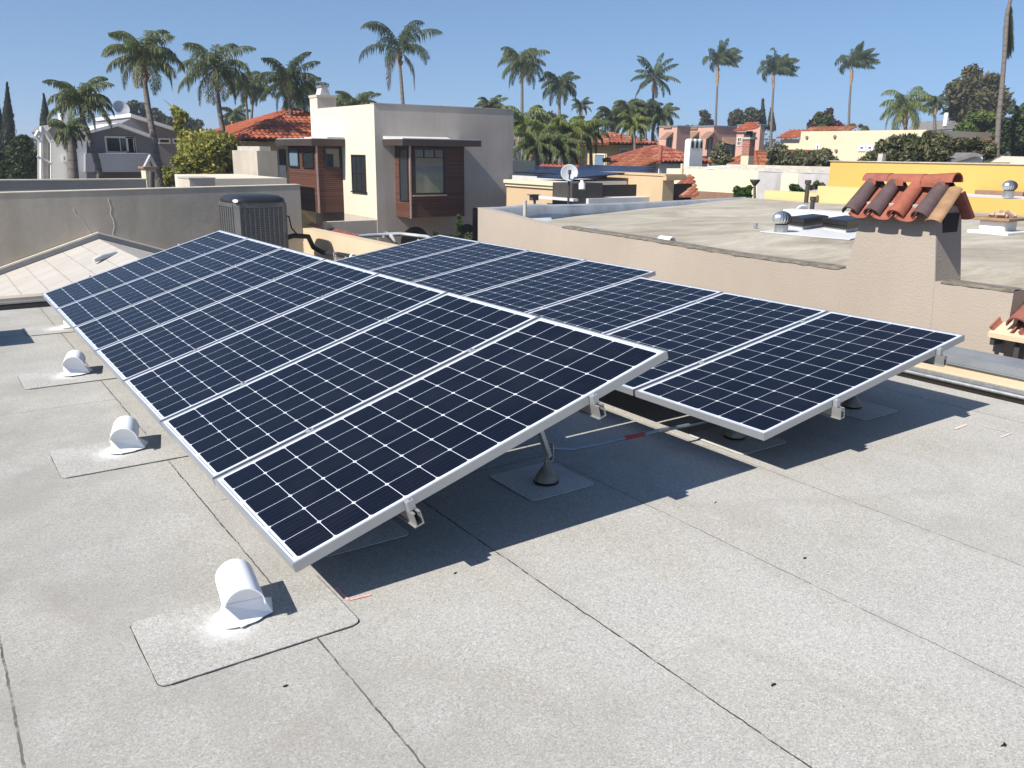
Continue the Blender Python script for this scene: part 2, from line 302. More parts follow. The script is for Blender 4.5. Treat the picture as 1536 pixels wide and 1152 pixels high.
# ------------------------------------------------------------------ mesh builder
ORI = {}
class MB:
    def __init__(s): s.v = []; s.f = []; s.sm = []
    def add(s, vs, fs, smooth=False):
        o = len(s.v); s.v += [V(v) for v in vs]; s.f += [tuple(i+o for i in f) for f in fs]; s.sm += [smooth]*len(fs); return s
    def box(s, x0, y0, z0, x1, y1, z1):
        x0, x1 = sorted((x0, x1)); y0, y1 = sorted((y0, y1)); z0, z1 = sorted((z0, z1))
        return s.add([(x0, y0, z0), (x1, y0, z0), (x1, y1, z0), (x0, y1, z0), (x0, y0, z1), (x1, y0, z1), (x1, y1, z1), (x0, y1, z1)],
                     [(0, 3, 2, 1), (4, 5, 6, 7), (0, 1, 5, 4), (1, 2, 6, 5), (2, 3, 7, 6), (3, 0, 4, 7)])
    def prism(s, pts, ext):
        n = len(pts); pts = [V(p) for p in pts]; e = V(ext)
        nn = sum((pts[i].cross(pts[(i+1) % n]) for i in range(n)), V())
        if nn.dot(e) > 0: pts = pts[::-1]
        fs = [tuple(range(n)), tuple(range(2*n-1, n-1, -1))] + [(i, i+n, (i+1) % n+n, (i+1) % n) for i in range(n)]
        return s.add(pts + [p+e for p in pts], fs)
    def tube(s, pts, rs, n=8, caps=True, smooth=True):
        pts = [V(p) for p in pts]
        if isinstance(rs, (int, float)): rs = [rs]*len(pts)
        vs = []; prev = None
        for i, p in enumerate(pts):
            d = (pts[min(i+1, len(pts)-1)] - pts[max(i-1, 0)]).normalized()
            if prev is None:
                a = d.orthogonal().normalized()
            else:
                a = (prev - d*prev.dot(d)).normalized()
            prev = a; b = d.cross(a)
            vs += [p + (a*math.cos(2*math.pi*k/n) + b*math.sin(2*math.pi*k/n))*rs[i] for k in range(n)]
        fs = [(i*n+k, i*n+(k+1) % n, (i+1)*n+(k+1) % n, (i+1)*n+k) for i in range(len(pts)-1) for k in range(n)]
        s.add(vs, fs, smooth)
        if caps:
            s.add(vs[:n], [tuple(range(n-1, -1, -1))]); s.add(vs[-n:], [tuple(range(n))])
        return s
    def lathe(s, prof, c=(0, 0, 0), n=20, smooth=True):
        c = V(c); vs = []
        for r, z in prof: vs += [c + V((r*math.cos(2*math.pi*k/n), r*math.sin(2*math.pi*k/n), z)) for k in range(n)]
        return s.add(vs, [(i*n+k, i*n+(k+1) % n, (i+1)*n+(k+1) % n, (i+1)*n+k) for i in range(len(prof)-1) for k in range(n)], smooth)
    def quad(s, a, b, c, d): return s.add([a, b, c, d], [(0, 1, 2, 3)])
    def xf(s, mat): s.v = [mat @ v for v in s.v]; return s
    def centre(s):
        xs = [v.x for v in s.v]; ys = [v.y for v in s.v]; zs = [v.z for v in s.v]
        return V(((min(xs)+max(xs))/2, (min(ys)+max(ys))/2, min(zs)))
    def build(s, name, mat, parent=None, bevel=0, origin=None):
        if parent is not None: o = ORI[parent.name]
        else: o = s.centre() if origin is None else V(origin)
        me = D.meshes.new(name); me.from_pydata([v-o for v in s.v], [], s.f); me.materials.append(M[mat] if isinstance(mat, str) else mat)
        for p, sm in zip(me.polygons, s.sm): p.use_smooth = sm
        me.update()
        ob = D.objects.new(name, me); COL.objects.link(ob)
        if parent is None: ob.location = o
        else: ob.parent = parent
        ORI[ob.name] = o
        if bevel:
            b = ob.modifiers.new('Bevel', 'BEVEL'); b.width = bevel; b.segments = 2; b.limit_method = 'ANGLE'
        return ob
def tag(o, label, cat, group=None):
    o['label'] = label; o['category'] = cat
    if group: o['group'] = group
    return o
def empty(name, loc, label, cat, group=None):
    o = D.objects.new(name, None); COL.objects.link(o); o.location = loc; ORI[o.name] = V(loc); o.empty_display_size = .1
    return tag(o, label, cat, group)
def struct(o): o['kind'] = 'structure'; return o
def stuff(o, label, cat): tag(o, label, cat); o['kind'] = 'stuff'; return o
def copy_tree(o, parent=None):
    c = o.copy(); COL.objects.link(c)
    if parent: c.parent = parent
    for ch in list(o.children): copy_tree(ch, c)
    return c
def one(name, mb, mat, label, cat, group=None, bevel=0): return tag(mb.build(name, mat, bevel=bevel), label, cat, group)

# ================================================================== setting: own roof
rf = MB()
rf.add([(-7, -5, 0), (6.35, -5, 0), (6.35, 10.45, 0), (-7, 10.45, 0)], [(0, 1, 2, 3)])
rf.add([(-7, 10.45, 0), (6.35, 10.45, 0), (6.35, 10.45, -3), (-7, 10.45, -3)], [(0, 1, 2, 3)])
struct(rf.build('roof_deck', 'roof', origin=(0, 0, 0)))
struct(MB().box(4.0, 10.66, -.9, 6.34, 16.49, -.42).build('rear_roof_deck', 'roof'))
gr = MB().add([(-900, -900, GZ), (1800, -900, GZ), (1800, 1800, GZ), (-900, 1800, GZ)], [(0, 1, 2, 3)])
struct(gr.build('ground', 'lawn'))
struct(MB().add([(-60, 33.5, GZ+.004), (11, 33.5, GZ+.004), (11, 40, GZ+.004), (-60, 40, GZ+.004)], [(0, 1, 2, 3)]).build('street', 'street'))

# own parapet on the right
pa = empty('roof_parapet', (6.45, 5, 0), 'low cream stucco parapet with grey metal cap along the right edge of the roof', 'parapet')
MB().box(6.35, -5, -3, 6.58, 16.49, .165).build('wall', 'yellowp', pa)
MB().box(6.325, -5, .168, 6.62, 6.5, .182).box(6.322, -5, .182, 6.63, 6.5, .243).build('metal_cap', 'gcap', pa)
MB().tube([(6.30, -5, .045), (6.30, 6, .045)], .016, 8).box(6.315, -5, .06, 6.348, 6, .085).build('base_flashing', 'galv', pa)
MB().box(6.27, -5, .004, 6.345, 10.4, .02).build('dark_base_strip', 'tar', pa)  # black strip along the foot of the parapet

# curb and shingled gable behind the roof
cb = empty('roof_curb', (1, 10.5, 0), 'low plastered curb crossing the far left end of the roof', 'curb')
MB().prism([(-7, 10.455, -2), (3.9, 10.455, -2), (3.9, 10.455, .115), (-7, 10.455, .105)], (0, .2, 0)).build('curb_wall', 'w1', cb)
MB().prism([(-7, 10.38, .004), (-7, 10.452, .05), (-7, 10.452, .004)], (10.9, 0, 0)).build('sealant_fillet', 'tar', cb)
MB().box(-7, 10.436, .052, 3.9, 10.454, .075).build('edge_strip', 'concrete', cb)
gb = empty('gable_roof', (2.6, 13.5, -1), 'low pale shingled gable roof against the grey brown wall', 'roof')
s_ = .335
g = MB()
for sx, xe in ((-1, -3.4), (1, 3.98)):
    z = .13 - s_*abs(xe-2.6)
    a = [V((2.6, 10.66, .13)), V((2.6, 16.47, .13)), V((xe, 16.47, z)), V((xe, 10.66, z))]
    g.prism(a, (0, 0, -.08))
g.build('shingles', 'shing', gb)
fl = MB()
for sx, xe in ((-1, -3.4), (1, 3.98)):
    z = .13 - s_*abs(xe-2.6)
    fl.prism([(2.6, 16.44, .14), (2.6, 16.44, .22), (xe, 16.44, z+.09), (xe, 16.44, z+.01)], (0, .05, 0))
fl.build('wall_flashing', 'gcap', gb)
fl = MB()
for sx, xe in ((-1, -3.4), (1, 3.98)):
    z = .13 - s_*abs(xe-2.6)
    fl.prism([(2.6, 16.42, .222), (2.6, 16.42, .252), (xe, 16.42, z+.122), (xe, 16.42, z+.092)], (0, .07, 0))
fl.build('sealant_bead', 'cracks', gb)
p0 = onz(160, 398, 0.0)
vx = p0.x; vy = 13.0; vz = .13 - s_*abs(vx-2.6)
vx = 1.95; vz = .13-s_*.65
p0 = onz(160, 400, vz); vx, vy = p0.x, p0.y; vz = .13-s_*abs(vx-2.6)
ev = MB().tube([(vx-.20, vy-.16, vz+.0), (vx-.06, vy-.03, vz+.03), (vx+.17, vy+.15, vz+.05)], [.03, .05, .05], 12)
one('ridge_vent_pipe', ev, 'memb', 'short pale metal vent hood lying on the pale shingled gable', 'roof vent')

# grey brown wall W1
w1 = empty('parapet_wall', (1, 16.6, -3), 'tall grey brown stucco wall behind the air conditioner, nearest of the two long walls at left', 'wall')
MB().prism([(-8, 16.5, -3), (6.34, 16.5, -3), (6.34, 16.5, 1.0), (1.2, 16.5, .925), (-8, 16.5, .85)], (0, .28, 0)).build('wall', 'w1', w1)
MB().prism([(-8, 16.49, .853), (1.2, 16.49, .928), (6.35, 16.49, 1.003), (6.35, 16.49, 1.018), (1.2, 16.49, .943), (-8, 16.49, .868)], (0, .30, 0)).build('cap', 'w1top', w1)
def crack(pts, r):
    m = MB()
    P = [ony(a+(2.2*math.sin(i*2.7+a)), b, 16.499) for i, (a, b) in enumerate(pts)]
    m.tube(P, r, 4); return m
crack([(163, 297), (164, 304), (168, 312), (167, 320), (171, 330), (172, 340), (171, 350), (173, 358)], .005).build('crack_line', 'cracks', w1)
crack([(108, 312), (115, 321), (123, 330), (130, 340), (134, 348), (137, 353)], .004).build('crack_line', 'cracks', w1)

# chalk marks
def strip(pts, w, z=.0035):
    m = MB()
    for i in range(len(pts)-1):
        a, b = V((*pts[i], z)), V((*pts[i+1], z)); d = (b-a).normalized(); n = V((-d.y, d.x, 0))*w/2
        m.quad(a-n, b-n, b+n, a+n)
    return m
def pz(a, b): q = onz(a, b); return (q.x, q.y)
one('chalk_mark', strip([pz(503, 882), pz(523, 901), pz(556, 893)], .012), 'chalk', 'pink chalk corner mark by the tip of the shadow near the white vent', 'chalk mark')
one('chalk_mark', strip([pz(1432, 644), pz(1450, 637)], .02), 'pale', 'faint pink chalk dash beside the shadow of the rear solar array', 'chalk mark')
one('chalk_mark', strip([pz(1475, 640), pz(1517, 650), pz(1500, 657)], .012), 'pale', 'faint pale chalk tick near the right parapet', 'chalk mark')

# ================================================================== vents
def rpatch(w, d, r=.035, h=.005, z=0.0015, seed=0):
    pts = []
    for cx, cy, a0 in ((w/2-r, d/2-r, 0), (-w/2+r, d/2-r, 90), (-w/2+r, -d/2+r, 180), (w/2-r, -d/2+r, 270)):
        for k in range(5):
            a = R(a0+22.5*k); pts.append(V((cx+r*math.cos(a), cy+r*math.sin(a), z)))
    return MB().prism(pts, (0, 0, h))
def rim(w, d, r=.035, seed=1):
    rnd = random.Random(seed); pts = []
    for cx, cy, a0 in ((w/2-r, d/2-r, 0), (-w/2+r, d/2-r, 90), (-w/2+r, -d/2+r, 180), (w/2-r, -d/2+r, 270)):
        for k in range(5):
            a = R(a0+22.5*k); pts.append(V((cx+r*math.cos(a), cy+r*math.sin(a), .0025)))
    m = MB(); n = len(pts)
    for i in range(n):
        a, b = pts[i], pts[(i+1) % n]
        L = (b-a).length; k = max(1, int(L/.05)); o = V(((a.x+b.x)/2, (a.y+b.y)/2, 0)).normalized()
        for j in range(k):
            p, q = a.lerp(b, j/k), a.lerp(b, (j+1)/k); w_ = rnd.uniform(.0014, .0045)
            m.quad(p, q, q+o*w_, p+o*w_)
    return m
def make_vent():
    v = empty('roof_vent', (0, 0, 0), '', 'roof vent')
    # hood: inverted U of sheet metal running along Y, open at -Y
    r = .070; zc = .070; L = .21
    y0, y1 = -.045, .215; ya0 = .018
    def arc(rr, y, zz=zc, n=14, sk=0.0):
        return [V((rr*math.cos(math.pi*k/n), y, zz + rr*math.sin(math.pi*k/n))) for k in range(n+1)]
    m = MB(); n = 14
    A, B = arc(r, y0), arc(r*.97, y1)
    A2, B2 = arc(r-.004, y0), arc(r-.006, y1-.004)
    m.add(A+B, [(i, i+1, n+2+i, n+1+i) for i in range(n)], True)
    m.add(A2+B2, [(i+1, i, n+1+i, n+2+i) for i in range(n)], True)
    m.add(A+A2, [(i, n+1+i, n+2+i, i+1) for i in range(n)])
    m.add(B, [tuple(range(n, -1, -1))])
    # body under the hood: tapers to a neck then flares on to the roof
    secs = [(zc, r, r*.97, ya0, y1), (.055, .060, .058, ya0-.0, y1-.03), (.040, .052, .050, ya0+.0, y1-.06), (.018, .056, .054, ya0-.0, y1-.06), (.004, .072, .070, ya0-.01, y1-.04)]
    vs = []
    for z, a, b, ya, yb in secs:
        vs += [V((-a, ya, z)), V((a, ya, z)), V((a*1.02, (ya+yb)/2, z)), V((b*.8, yb-.01, z)), V((0, yb+.01, z)), V((-b*.8, yb-.01, z)), V((-a*1.02, (ya+yb)/2, z))]
    k = 7
    m.add(vs, [(i*k+j, (i+1)*k+j, (i+1)*k+(j+1) % k, i*k+(j+1) % k) for i in range(len(secs)-1) for j in range(1, k)], True)
    m.build('hood', 'white', v)
    f = MB()
    P = arc(r-.004, ya0-.002, zc-.004)
    f.add(P, [tuple(range(n, -1, -1))])
    f.build('damper_flap', 'white', v)
    ap = MB()
    ap.add([(-.068, ya0-.004, zc-.003), (.068, ya0-.004, zc-.003), (.098, ya0-.012, .010), (-.020, ya0-.075, .010), (.112, ya0+.10, .01), (-.070, ya0+.03, .01)],
           [(0, 3, 2, 1), (1, 2, 4), (3, 0, 5)])
    ap.build('sloped_apron', 'white', v)
    fl = MB(); rnd = random.Random(3); pts = []
    for i in range(40):
        a = 2*math.pi*i/40; q = .088+.006*math.sin(3*a+1)+.004*math.sin(5*a); pts.append(V((q*math.cos(a)*1.05-.01, q*math.sin(a)*.85+.03, .0085)))
    fl.prism(pts, (0, 0, .002)); fl.build('painted_flange', 'white', v)
    return v
vents = [(.79, 2.86, .79, 2.83, .71, .465, 'nearest and largest looking white roof vent on the lower left of the roof'),
         (.80, 5.03, .80, 5.01, .72, .50, 'white roof vent left of the panels, second from the front'),
         (.83, 7.04, .84, 7.03, .74, .49, 'white roof vent left of the panels, third from the front'),
         (1.10, 9.02, 1.02, 9.0, .66, .42, 'farthest white roof vent, half hidden by the panel corner')]
v0 = make_vent()
for i, (x, y, px_, py_, w, d, lab) in enumerate(vents):
    o = v0 if i == 0 else copy_tree(v0)
    o.location = (x, y-.02, .006); o.scale = (1.06, 1.0, 1.12); o.rotation_euler = (0, 0, R((-9, -14, -12, -8)[i])); tag(o, lab, 'roof vent', 'white hooded vents along the panels')
for i, (x, y, px_, py_, w, d, lab) in enumerate(vents):
    pt = rpatch(w, d); pt.xf(Matrix.Translation((px_, py_, 0)))
    q = pt.build('roof_patch', 'spray', origin=(px_, py_, 0))
    tag(q, 'large grey membrane patch under the ' + ('nearest white vent', 'second white vent from the front', 'third white vent from the front', 'farthest white vent')[i], 'roof patch', 'membrane patches under the white vents')
    rm = rim(w, d, seed=i); rm.xf(Matrix.Translation((px_, py_, 0))); rm.build('tar_edge', 'tar', q)
rdb = random.Random(12)
for a, b, sz, lab in ((1207, 838, .016, 'dark curled tar flake on the open roof, right of the front row shadow'), (1160, 1028, .014, 'dark tar flake on the lower middle of the open roof'), (1506, 1118, .017, 'dark tar flake in the lower right corner of the roof'), (1073, 754, .010, 'tiny dark flake just below the stepped shadow edge'), (427, 1030, .010, 'small dark flake below the nearest vent patch'), (683, 860, .012, 'faint dark flake near the shadow tip of the front row')):
    q = onz(a, b, .001); m = MB(); n = 7; pts = []
    for k in range(n):
        an = 6.283*k/n; r_ = sz*.65*rdb.uniform(.35, 1.1); pts.append(V((q.x+r_*math.cos(an)*1.5, q.y+r_*math.sin(an)*.7, .001)))
    m.prism(pts, (0, 0, .004)); one('tar_flake', m, 'tar', lab, 'debris')
# a vent just outside the frame whose shadow reaches in
ob = empty('roof_ventilator', (.05, 8.75, 0), 'metal box ventilator beyond the left edge casting the dark square shadow', 'roof ventilator')
MB().box(-.17, 8.45, .0, .17, 9.1, .42).build('housing', 'galv', ob); MB().box(-.21, 8.41, .42, .21, 9.14, .47).build('lid', 'galv', ob)

# ================================================================== solar arrays
PW, PL, PT = 1.0, 1.956, .04
STEP = 1.0206
ARR = dict(a=(V((.962, 2.782, .214)), R(17.16)), b=(V((3.538, 2.732, .262)), R(9.43)))
def make_panel():
    r = empty('solar_panel', (0, 0, 0), '', 'solar panel')
    m = MB(); e = .010
    m.box(0, 0, -PT, PL, e, 0).box(0, PW-e, -PT, PL, PW, 0).box(0, e, -PT, e, PW-e, 0).box(PL-e, e, -PT, PL, PW-e, 0)
    m.box(e, e, -PT, PL-e, .03, -PT+.002).box(e, PW-.03, -PT, PL-e, PW-e, -PT+.002)
    m.build('frame', 'alu', r)
    g = MB().box(e, e, -.0065, PL-e, PW-e, -.0022); g.build('cell_glass', 'cell', r)
    MB().box(PL*.55, PW*.4, -.03, PL*.55+.12, PW*.6, -.0068).build('junction_box', 'blackf', r)
    return r
first = make_panel(); used = False
def place_panel(arr, k, off, label, group):
    global used
    P, t = ARR[arr]
    o = first if not used else copy_tree(first)
    used = True
    o.location = P + V((math.cos(t), 0, math.sin(t)))*off + V((0, STEP*k, 0)); o.rotation_euler = (0, -t, 0)
    tag(o, label, 'solar panel', group)
ordn = ['nearest', 'second', 'third', 'fourth', 'fifth', 'sixth', 'farthest']
for k in range(7):
    place_panel('a', k, 0, ('nearest panel of the steep left solar row, its corner over the white vent' if k == 0 else
                            'farthest panel of the steep left solar row, below the air conditioner' if k == 6 else
                            '%s panel from the front in the steep left solar row' % ordn[k]), 'solar panels of the steep left row')
for k in range(7):
    lab = {0: 'nearest panel of the flat right solar row, closest to the right parapet', 1: 'second panel from the front in the flat right solar row', 2: 'third panel from the front in the right row, last before the sideways step',
           3: 'fourth panel of the right row, first of the set shifted towards the neighbour wall', 4: 'fifth panel from the front in the flat right solar row', 5: 'sixth panel from the front in the flat right solar row', 6: 'farthest panel of the flat right solar row, below the brown bay window'}[k]
    place_panel('b', k, .212 if k > 2 else 0, lab, 'solar panels of the flat right row')

# rails with clamps
def rail(arr, lx, k0, k1, off, label):
    P, t = ARR[arr]
    n = (k1-k0)*STEP
    r = empty('mounting_rail', (0, 0, 0), label, 'mounting rail', 'aluminium rails under the panels')
    w, h, th = .036, .062, .005; zt = -PT-.001; y0, y1 = -.055, n+.035
    m = MB()
    m.box(lx-w/2, y0, zt-h, lx-w/2+th, y1, zt).box(lx+w/2-th, y0, zt-h, lx+w/2, y1, zt)
    m.box(lx-w/2+th, y0, zt-h, lx+w/2-th, y1, zt-h+th).box(lx-w/2+th, y0, zt-th, lx-.006, y1, zt).box(lx+.006, y0, zt-th, lx+w/2-th, y1, zt)
    m.box(lx-w/2-.008, y0, zt-h, lx-w/2-.0005, y1, zt-h+.004)
    m.build('rail_profile', 'alud', r)
    for yy in (-.016, n-STEP+PW+.016):
        s = -1 if yy < 0 else 1
        c = MB().box(lx-.017, yy-.013, zt+.0005, lx+.017, yy+.013, .004)
        c.tube([(lx, yy, .004), (lx, yy, .011)], .0075, 8); c.build('end_clamp', 'alu', r, bevel=.003)
    for k in range(1, k1-k0):
        yy = STEP*k - .0103
        c = MB().box(lx-.02, yy-.018, .0006, lx+.02, yy+.018, .004); c.tube([(lx, yy, .004), (lx, yy, .013)], .007, 8)
        c.build('mid_clamp', 'alu', r)
    r.location = P + V((math.cos(t), 0, math.sin(t)))*off + V((0, STEP*k0, 0)); r.rotation_euler = (0, -t, 0)
rail('a', .50, 0, 7, 0, 'lower aluminium rail under the steep left solar row, open end near the front')
rail('a', 1.475, 0, 7, 0, 'upper aluminium rail under the steep left solar row, near the tilting leg')
rail('b', .60, 0, 3, 0, 'lower aluminium rail under the front three panels of the right row')
rail('b', 1.64, 0, 3, 0, 'upper aluminium rail under the front three panels of the right row, by the parapet')
rail('b', .60, 3, 7, .212, 'lower aluminium rail under the shifted rear panels of the right row')
rail('b', 1.64, 3, 7, .212, 'upper aluminium rail under the shifted rear panels of the right row')

def foot(x, y, zr, xr, label, px0, px1, py0, py1):
    """cone flashing on a patch with a post to the rail at (xr, zr)"""
    r = empty('support_leg', (x, y, 0), label, 'support leg', 'support legs under the solar rows')
    pt = rpatch(px1-px0, py1-py0, .03); c = ((px0+px1)/2, (py0+py1)/2); pt.xf(Matrix.Translation((*c, 0))); q = pt.build('membrane_patch', 'patch', r)
    rm = rim(px1-px0, py1-py0, .03, seed=int(x*10)); rm.xf(Matrix.Translation((*c, 0))); rm.build('tar_edge', 'tar', q)
    MB().lathe([(.070, .008), (.066, .014), (.062, .018), (.0, .018)], (x, y, 0), 20).build('tar_ring', 'tar', r)
    MB().lathe([(.062, .010), (.060, .03), (.047, .058), (.028, .085), (.016, .098), (.014, .115)], (x, y, 0), 20).build('cone_flashing', 'lead', r)
    if zr > .25:
        m = MB().tube([(x, y, .09), (x, y, .15)], .010, 8); m.build('threaded_stud', 'galv', r)
        b = MB().box(x-.005, y-.022, .125, x+.0, y+.022, .22).box(x+.024, y-.022, .125, x+.029, y+.022, .22).box(x, y-.022, .125, x+.024, y+.022, .131)
        b.tube([(x-.012, y, .19), (x+.04, y, .19)], .008, 6); b.build('bracket', 'alu', r)
        d = V((xr-x, 0, zr-.15)); a = V((x+.012, y, .15)); n = d.normalized(); s = n.cross(V((0, 1, 0))).normalized()*.011
        e = a+d*.98
        b = MB().prism([a-s-V((0, .02, 0)), a+s-V((0, .02, 0)), a+s+V((0, .02, 0)), a-s+V((0, .02, 0))], e-a); b.build('post', 'alu', r)
    else:
        MB().box(x-.012, y-.02, .09, x+.012, y+.02, zr).build('post', 'alud', r)
def rz(arr, lx, off=0):
    P, t = ARR[arr]; return P.x+math.cos(t)*(lx+off)-math.sin(t)*(-.1), P.z+math.sin(t)*(lx+off)-.1
xr, zr = rz('a', 1.475); xl, zl = rz('a', .5)
for i, y in enumerate((3.33, 5.16, 6.99, 8.82)):
    od = ('nearest', 'second', 'third', 'farthest')[i]
    foot(2.55, y, zr+.02, xr-.02, '%s tilted aluminium leg under the high edge of the steep left row' % od, 2.34, 2.755, y-.17, y+.24)
    foot(1.445, y+.04, zl+.03, xl, '%s short foot under the low edge of the steep left row' % od, 1.238, 1.654, y-.17, y+.24)
xr, zr = rz('b', 1.64); xl, zl = rz('b', .6)
for i, y in enumerate((3.28, 5.1, 6.95, 8.8)):
    od = ('nearest', 'second', 'third', 'farthest')[i]
    dx = 0
    foot(3.97+dx, y, zl-.02, xl, '%s short foot under the low edge of the flat right row' % od, 3.76, 4.18, y-.24, y+.2)
    foot(5.17+dx, y, zr-.0, xr, '%s foot under the high edge of the flat right row' % od, 4.97, 5.37, y-.24, y+.2)
# conduit
cd = empty('electrical_conduit', (2.7, 3.4, .1), 'thin blue grey conduit bent from the leg to the rear row', 'conduit')
cp = [(2.60, 3.50, .30), (2.62, 3.47, .20), (2.68, 3.44, .135), (2.78, 3.41, .12), (2.95, 3.395, .12), (3.2, 3.39, .12), (3.75, 3.36, .12), (4.2, 3.34, .12)]
MB().tube(cp, .011, 10).build('conduit_tube', 'conduit', cd)
MB().tube([(3.15, 3.392, .12), (3.30, 3.384, .12)], .0125, 10, False).build('red_label', 'red', cd)
MB().tube([(3.40, 3.379, .12), (3.48, 3.375, .12)], .014, 10).build('coupling', 'alud', cd)

# ================================================================== air conditioner
ax0, ax1, ay0, ay1, az0, az1 = 4.53, 5.47, 14.9, 15.84, -.34, .90
ac = empty('air_conditioner', ((ax0+ax1)/2, (ay0+ay1)/2, -.42), 'grey condenser unit with black domed lid standing before the wall', 'air conditioner')
bd = MB(); c = .09
oct_ = [(ax0+c, ay0), (ax1-c, ay0), (ax1, ay0+c), (ax1, ay1-c), (ax1-c, ay1), (ax0+c, ay1), (ax0, ay1-c), (ax0, ay0+c)]
bd.prism([V((a, b, az0)) for a, b in oct_], (0, 0, 1.10)).build('louvred_body', 'grille', ac)
pv = MB()
def post_(x, y, w=.012): pv.box(x-w, y-w, az0, x+w, y+w, .755)
for i in range(10): post_(ax0+c+(ax1-ax0-2*c)*i/9, ay0-.004, .009)
for i in range(7): post_(ax0-.004, ay0+c+(ay1-ay0-2*c)*i/6, .011)
for i in range(7): post_(ax1+.004, ay0+c+(ay1-ay0-2*c)*i/6, .009)
pv.prism([V((a, b, .70)) for a, b in [(ax0+c, ay0-.012), (ax1-c, ay0-.012), (ax1+.012, ay0+c), (ax1+.012, ay1-c), (ax1-c, ay1+.012), (ax0+c, ay1+.012), (ax0-.012, ay1-c), (ax0-.012, ay0+c)]], (0, 0, .075))
for q, (dx, dy) in zip(((ax0, ay0), (ax1, ay0)), ((1, 1), (-1, 1))):
    pv.prism([V((q[0]-dx*.006, q[1]+c, az0)), V((q[0]+dx*c, q[1]-.006, az0)), V((q[0]+dx*c, q[1]+.02, az0)), V((q[0]+dx*.02, q[1]+c, az0))], (0, 0, 1.04))
pv.build('body_frame', 'acg', ac)
ld = MB(); prof = [(1.03, .776), (1.035, .81), (1.0, .845), (.86, .885), (.6, .90), (0.02, .905)]
cx, cy = (ax0+ax1)/2, (ay0+ay1)/2; n = 32; vs = []
for f, z in prof:
    for k in range(n):
        a = 2*math.pi*(k+.5)/n; ca, sa = math.cos(a), math.sin(a); e = 5 if f > .7 else 3
        rr = 1/((abs(ca)**e+abs(sa)**e)**(1/e))
        vs.append((cx+ca*rr*f*.475, cy+sa*rr*f*.475, z))
ld.add(vs, [(i*n+k, i*n+(k+1) % n, (i+1)*n+(k+1) % n, (i+1)*n+k) for i in range(len(prof)-1) for k in range(n)], True)
ld.add(vs[:n], [tuple(range(n-1, -1, -1))])
ld.build('fan_lid', 'acb', ac)
bg = MB(); ctr = V((ax0+.045, ay0+.02, .815)); nn = V((-.7, -.7, .1)).normalized(); s1 = nn.cross(V((0, 0, 1))).normalized(); s2 = s1.cross(nn)
bg.prism([ctr+nn*.012+s1*.052*math.cos(2*math.pi*k/20)+s2*.03*math.sin(2*math.pi*k/20) for k in range(20)], nn*.02); bg.build('oval_badge', 'badge', ac)
MB().box(ax0-.05, ay0-.05, -.418, ax1+.05, ay1+.05, -.342).build('base_pad', 'concrete', ac)
hs = empty('insulated_pipe', (6.2, 15, 0), 'black insulated refrigerant pipe running from the air conditioner along the cream parapet', 'pipe')
hp = [V((5.47, 15.1, .13)), V((5.62, 15.05, .17)), V((5.85, 14.95, .15))] + [onx(470, 371, 6.15), onx(485, 379, 6.2), onx(510, 382, 6.22), onx(545, 388, 6.24), onx(600, 400, 6.24), onx(680, 418, 6.24)]
MB().tube(hp, .045, 10).build('insulation_sleeve', 'hose', hs)
MB().tube([(5.49, 15.3, .55), (5.60, 15.2, .50), (5.60, 15.1, .3), (5.70, 15.05, .17), (5.85, 14.97, .13)], .014, 6).build('cable', 'hose', hs)
q = onx(505, 384, 6.2); MB().box(q.x-.035, q.y-.05, -.42, q.x+.035, q.y+.05, q.z+.03).box(q.x-.06, q.y-.02, q.z+.0, q.x+.06, q.y+.02, q.z+.07).build('support_post', 'alu', hs)
q = onx(530, 385, 6.23); MB().tube([q+V((0, -.02, 0)), q+V((0, .05, -.01))], .055, 10).build('strap', 'white', hs)

# ================================================================== neighbour house with the chimney
RZ = .52
nb = empty('flat_roof_house', (13, 8, GZ), 'flat roofed house with pinkish beige stucco wall right behind the panels', 'house')
top = [(3.4, .607), (4.6, .60), (5.0, .604), (6.4, .603), (7.96, .647), (9.6, .671), (10.3, .70), (11.0, .76), (11.78, .812)]
nw = MB()
nw.prism([V((7.5, 3.4, -6.5))] + [V((7.5, y, z)) for y, z in top] + [V((7.5, 11.78, -6.5))], (.16, 0, 0))
nw.box(7.66, 3.4, -6.5, 20, 3.56, .6).build('wall', 'pink', nb)
rd = random.Random(5)
NX, NY = 40, 44
def rh(x, y):
    base = RZ + .015*mnoise.noise(V((x*.5, y*.5, 0)))
    d = max(0, 1-(x-7.66)/1.1); e = .58+.0*y
    for i in range(len(top)-1):
        if top[i][0] <= y <= top[i+1][0]: e = top[i][1]+(top[i+1][1]-top[i][1])*(y-top[i][0])/(top[i+1][0]-top[i][0])
    e -= .012
    base -= .10*max(0, 1-abs(x-8.9)/.9)*max(0, min(1, (9-y)/3))
    return base*(1-d)+min(e, .66)*d
A0 = V((7.66, 11.78, 0)); B0 = onz(1120, 297, RZ)
vs = []; fs = []
for i in range(NX+1):
    x = 7.66 + (19.2-7.66)*i/NX
    ymax = 11.8 + (B0.y-11.8)*(x-7.66)/(B0.x-7.66)
    ymax = min(ymax, 16.6)
    for j in range(NY+1):
        y = 3.56 + (ymax-3.56)*j/NY; vs.append((x, y, rh(x, y)))
for i in range(NX):
    for j in range(NY): a = i*(NY+1)+j; fs.append((a, a+NY+1, a+NY+2, a+1))
rm = MB().add(vs, fs, True); rm.box(7.8, 3.6, -6.5, 19.1, 11.7, .3); rm.build('flat_roof', 'nroof', nb)
rd = random.Random(9)
def tz(yy): return next(top[i][1]+(top[i+1][1]-top[i][1])*(yy-top[i][0])/(top[i+1][0]-top[i][0]) for i in range(len(top)-1) if top[i][0] <= yy <= top[i+1][0])
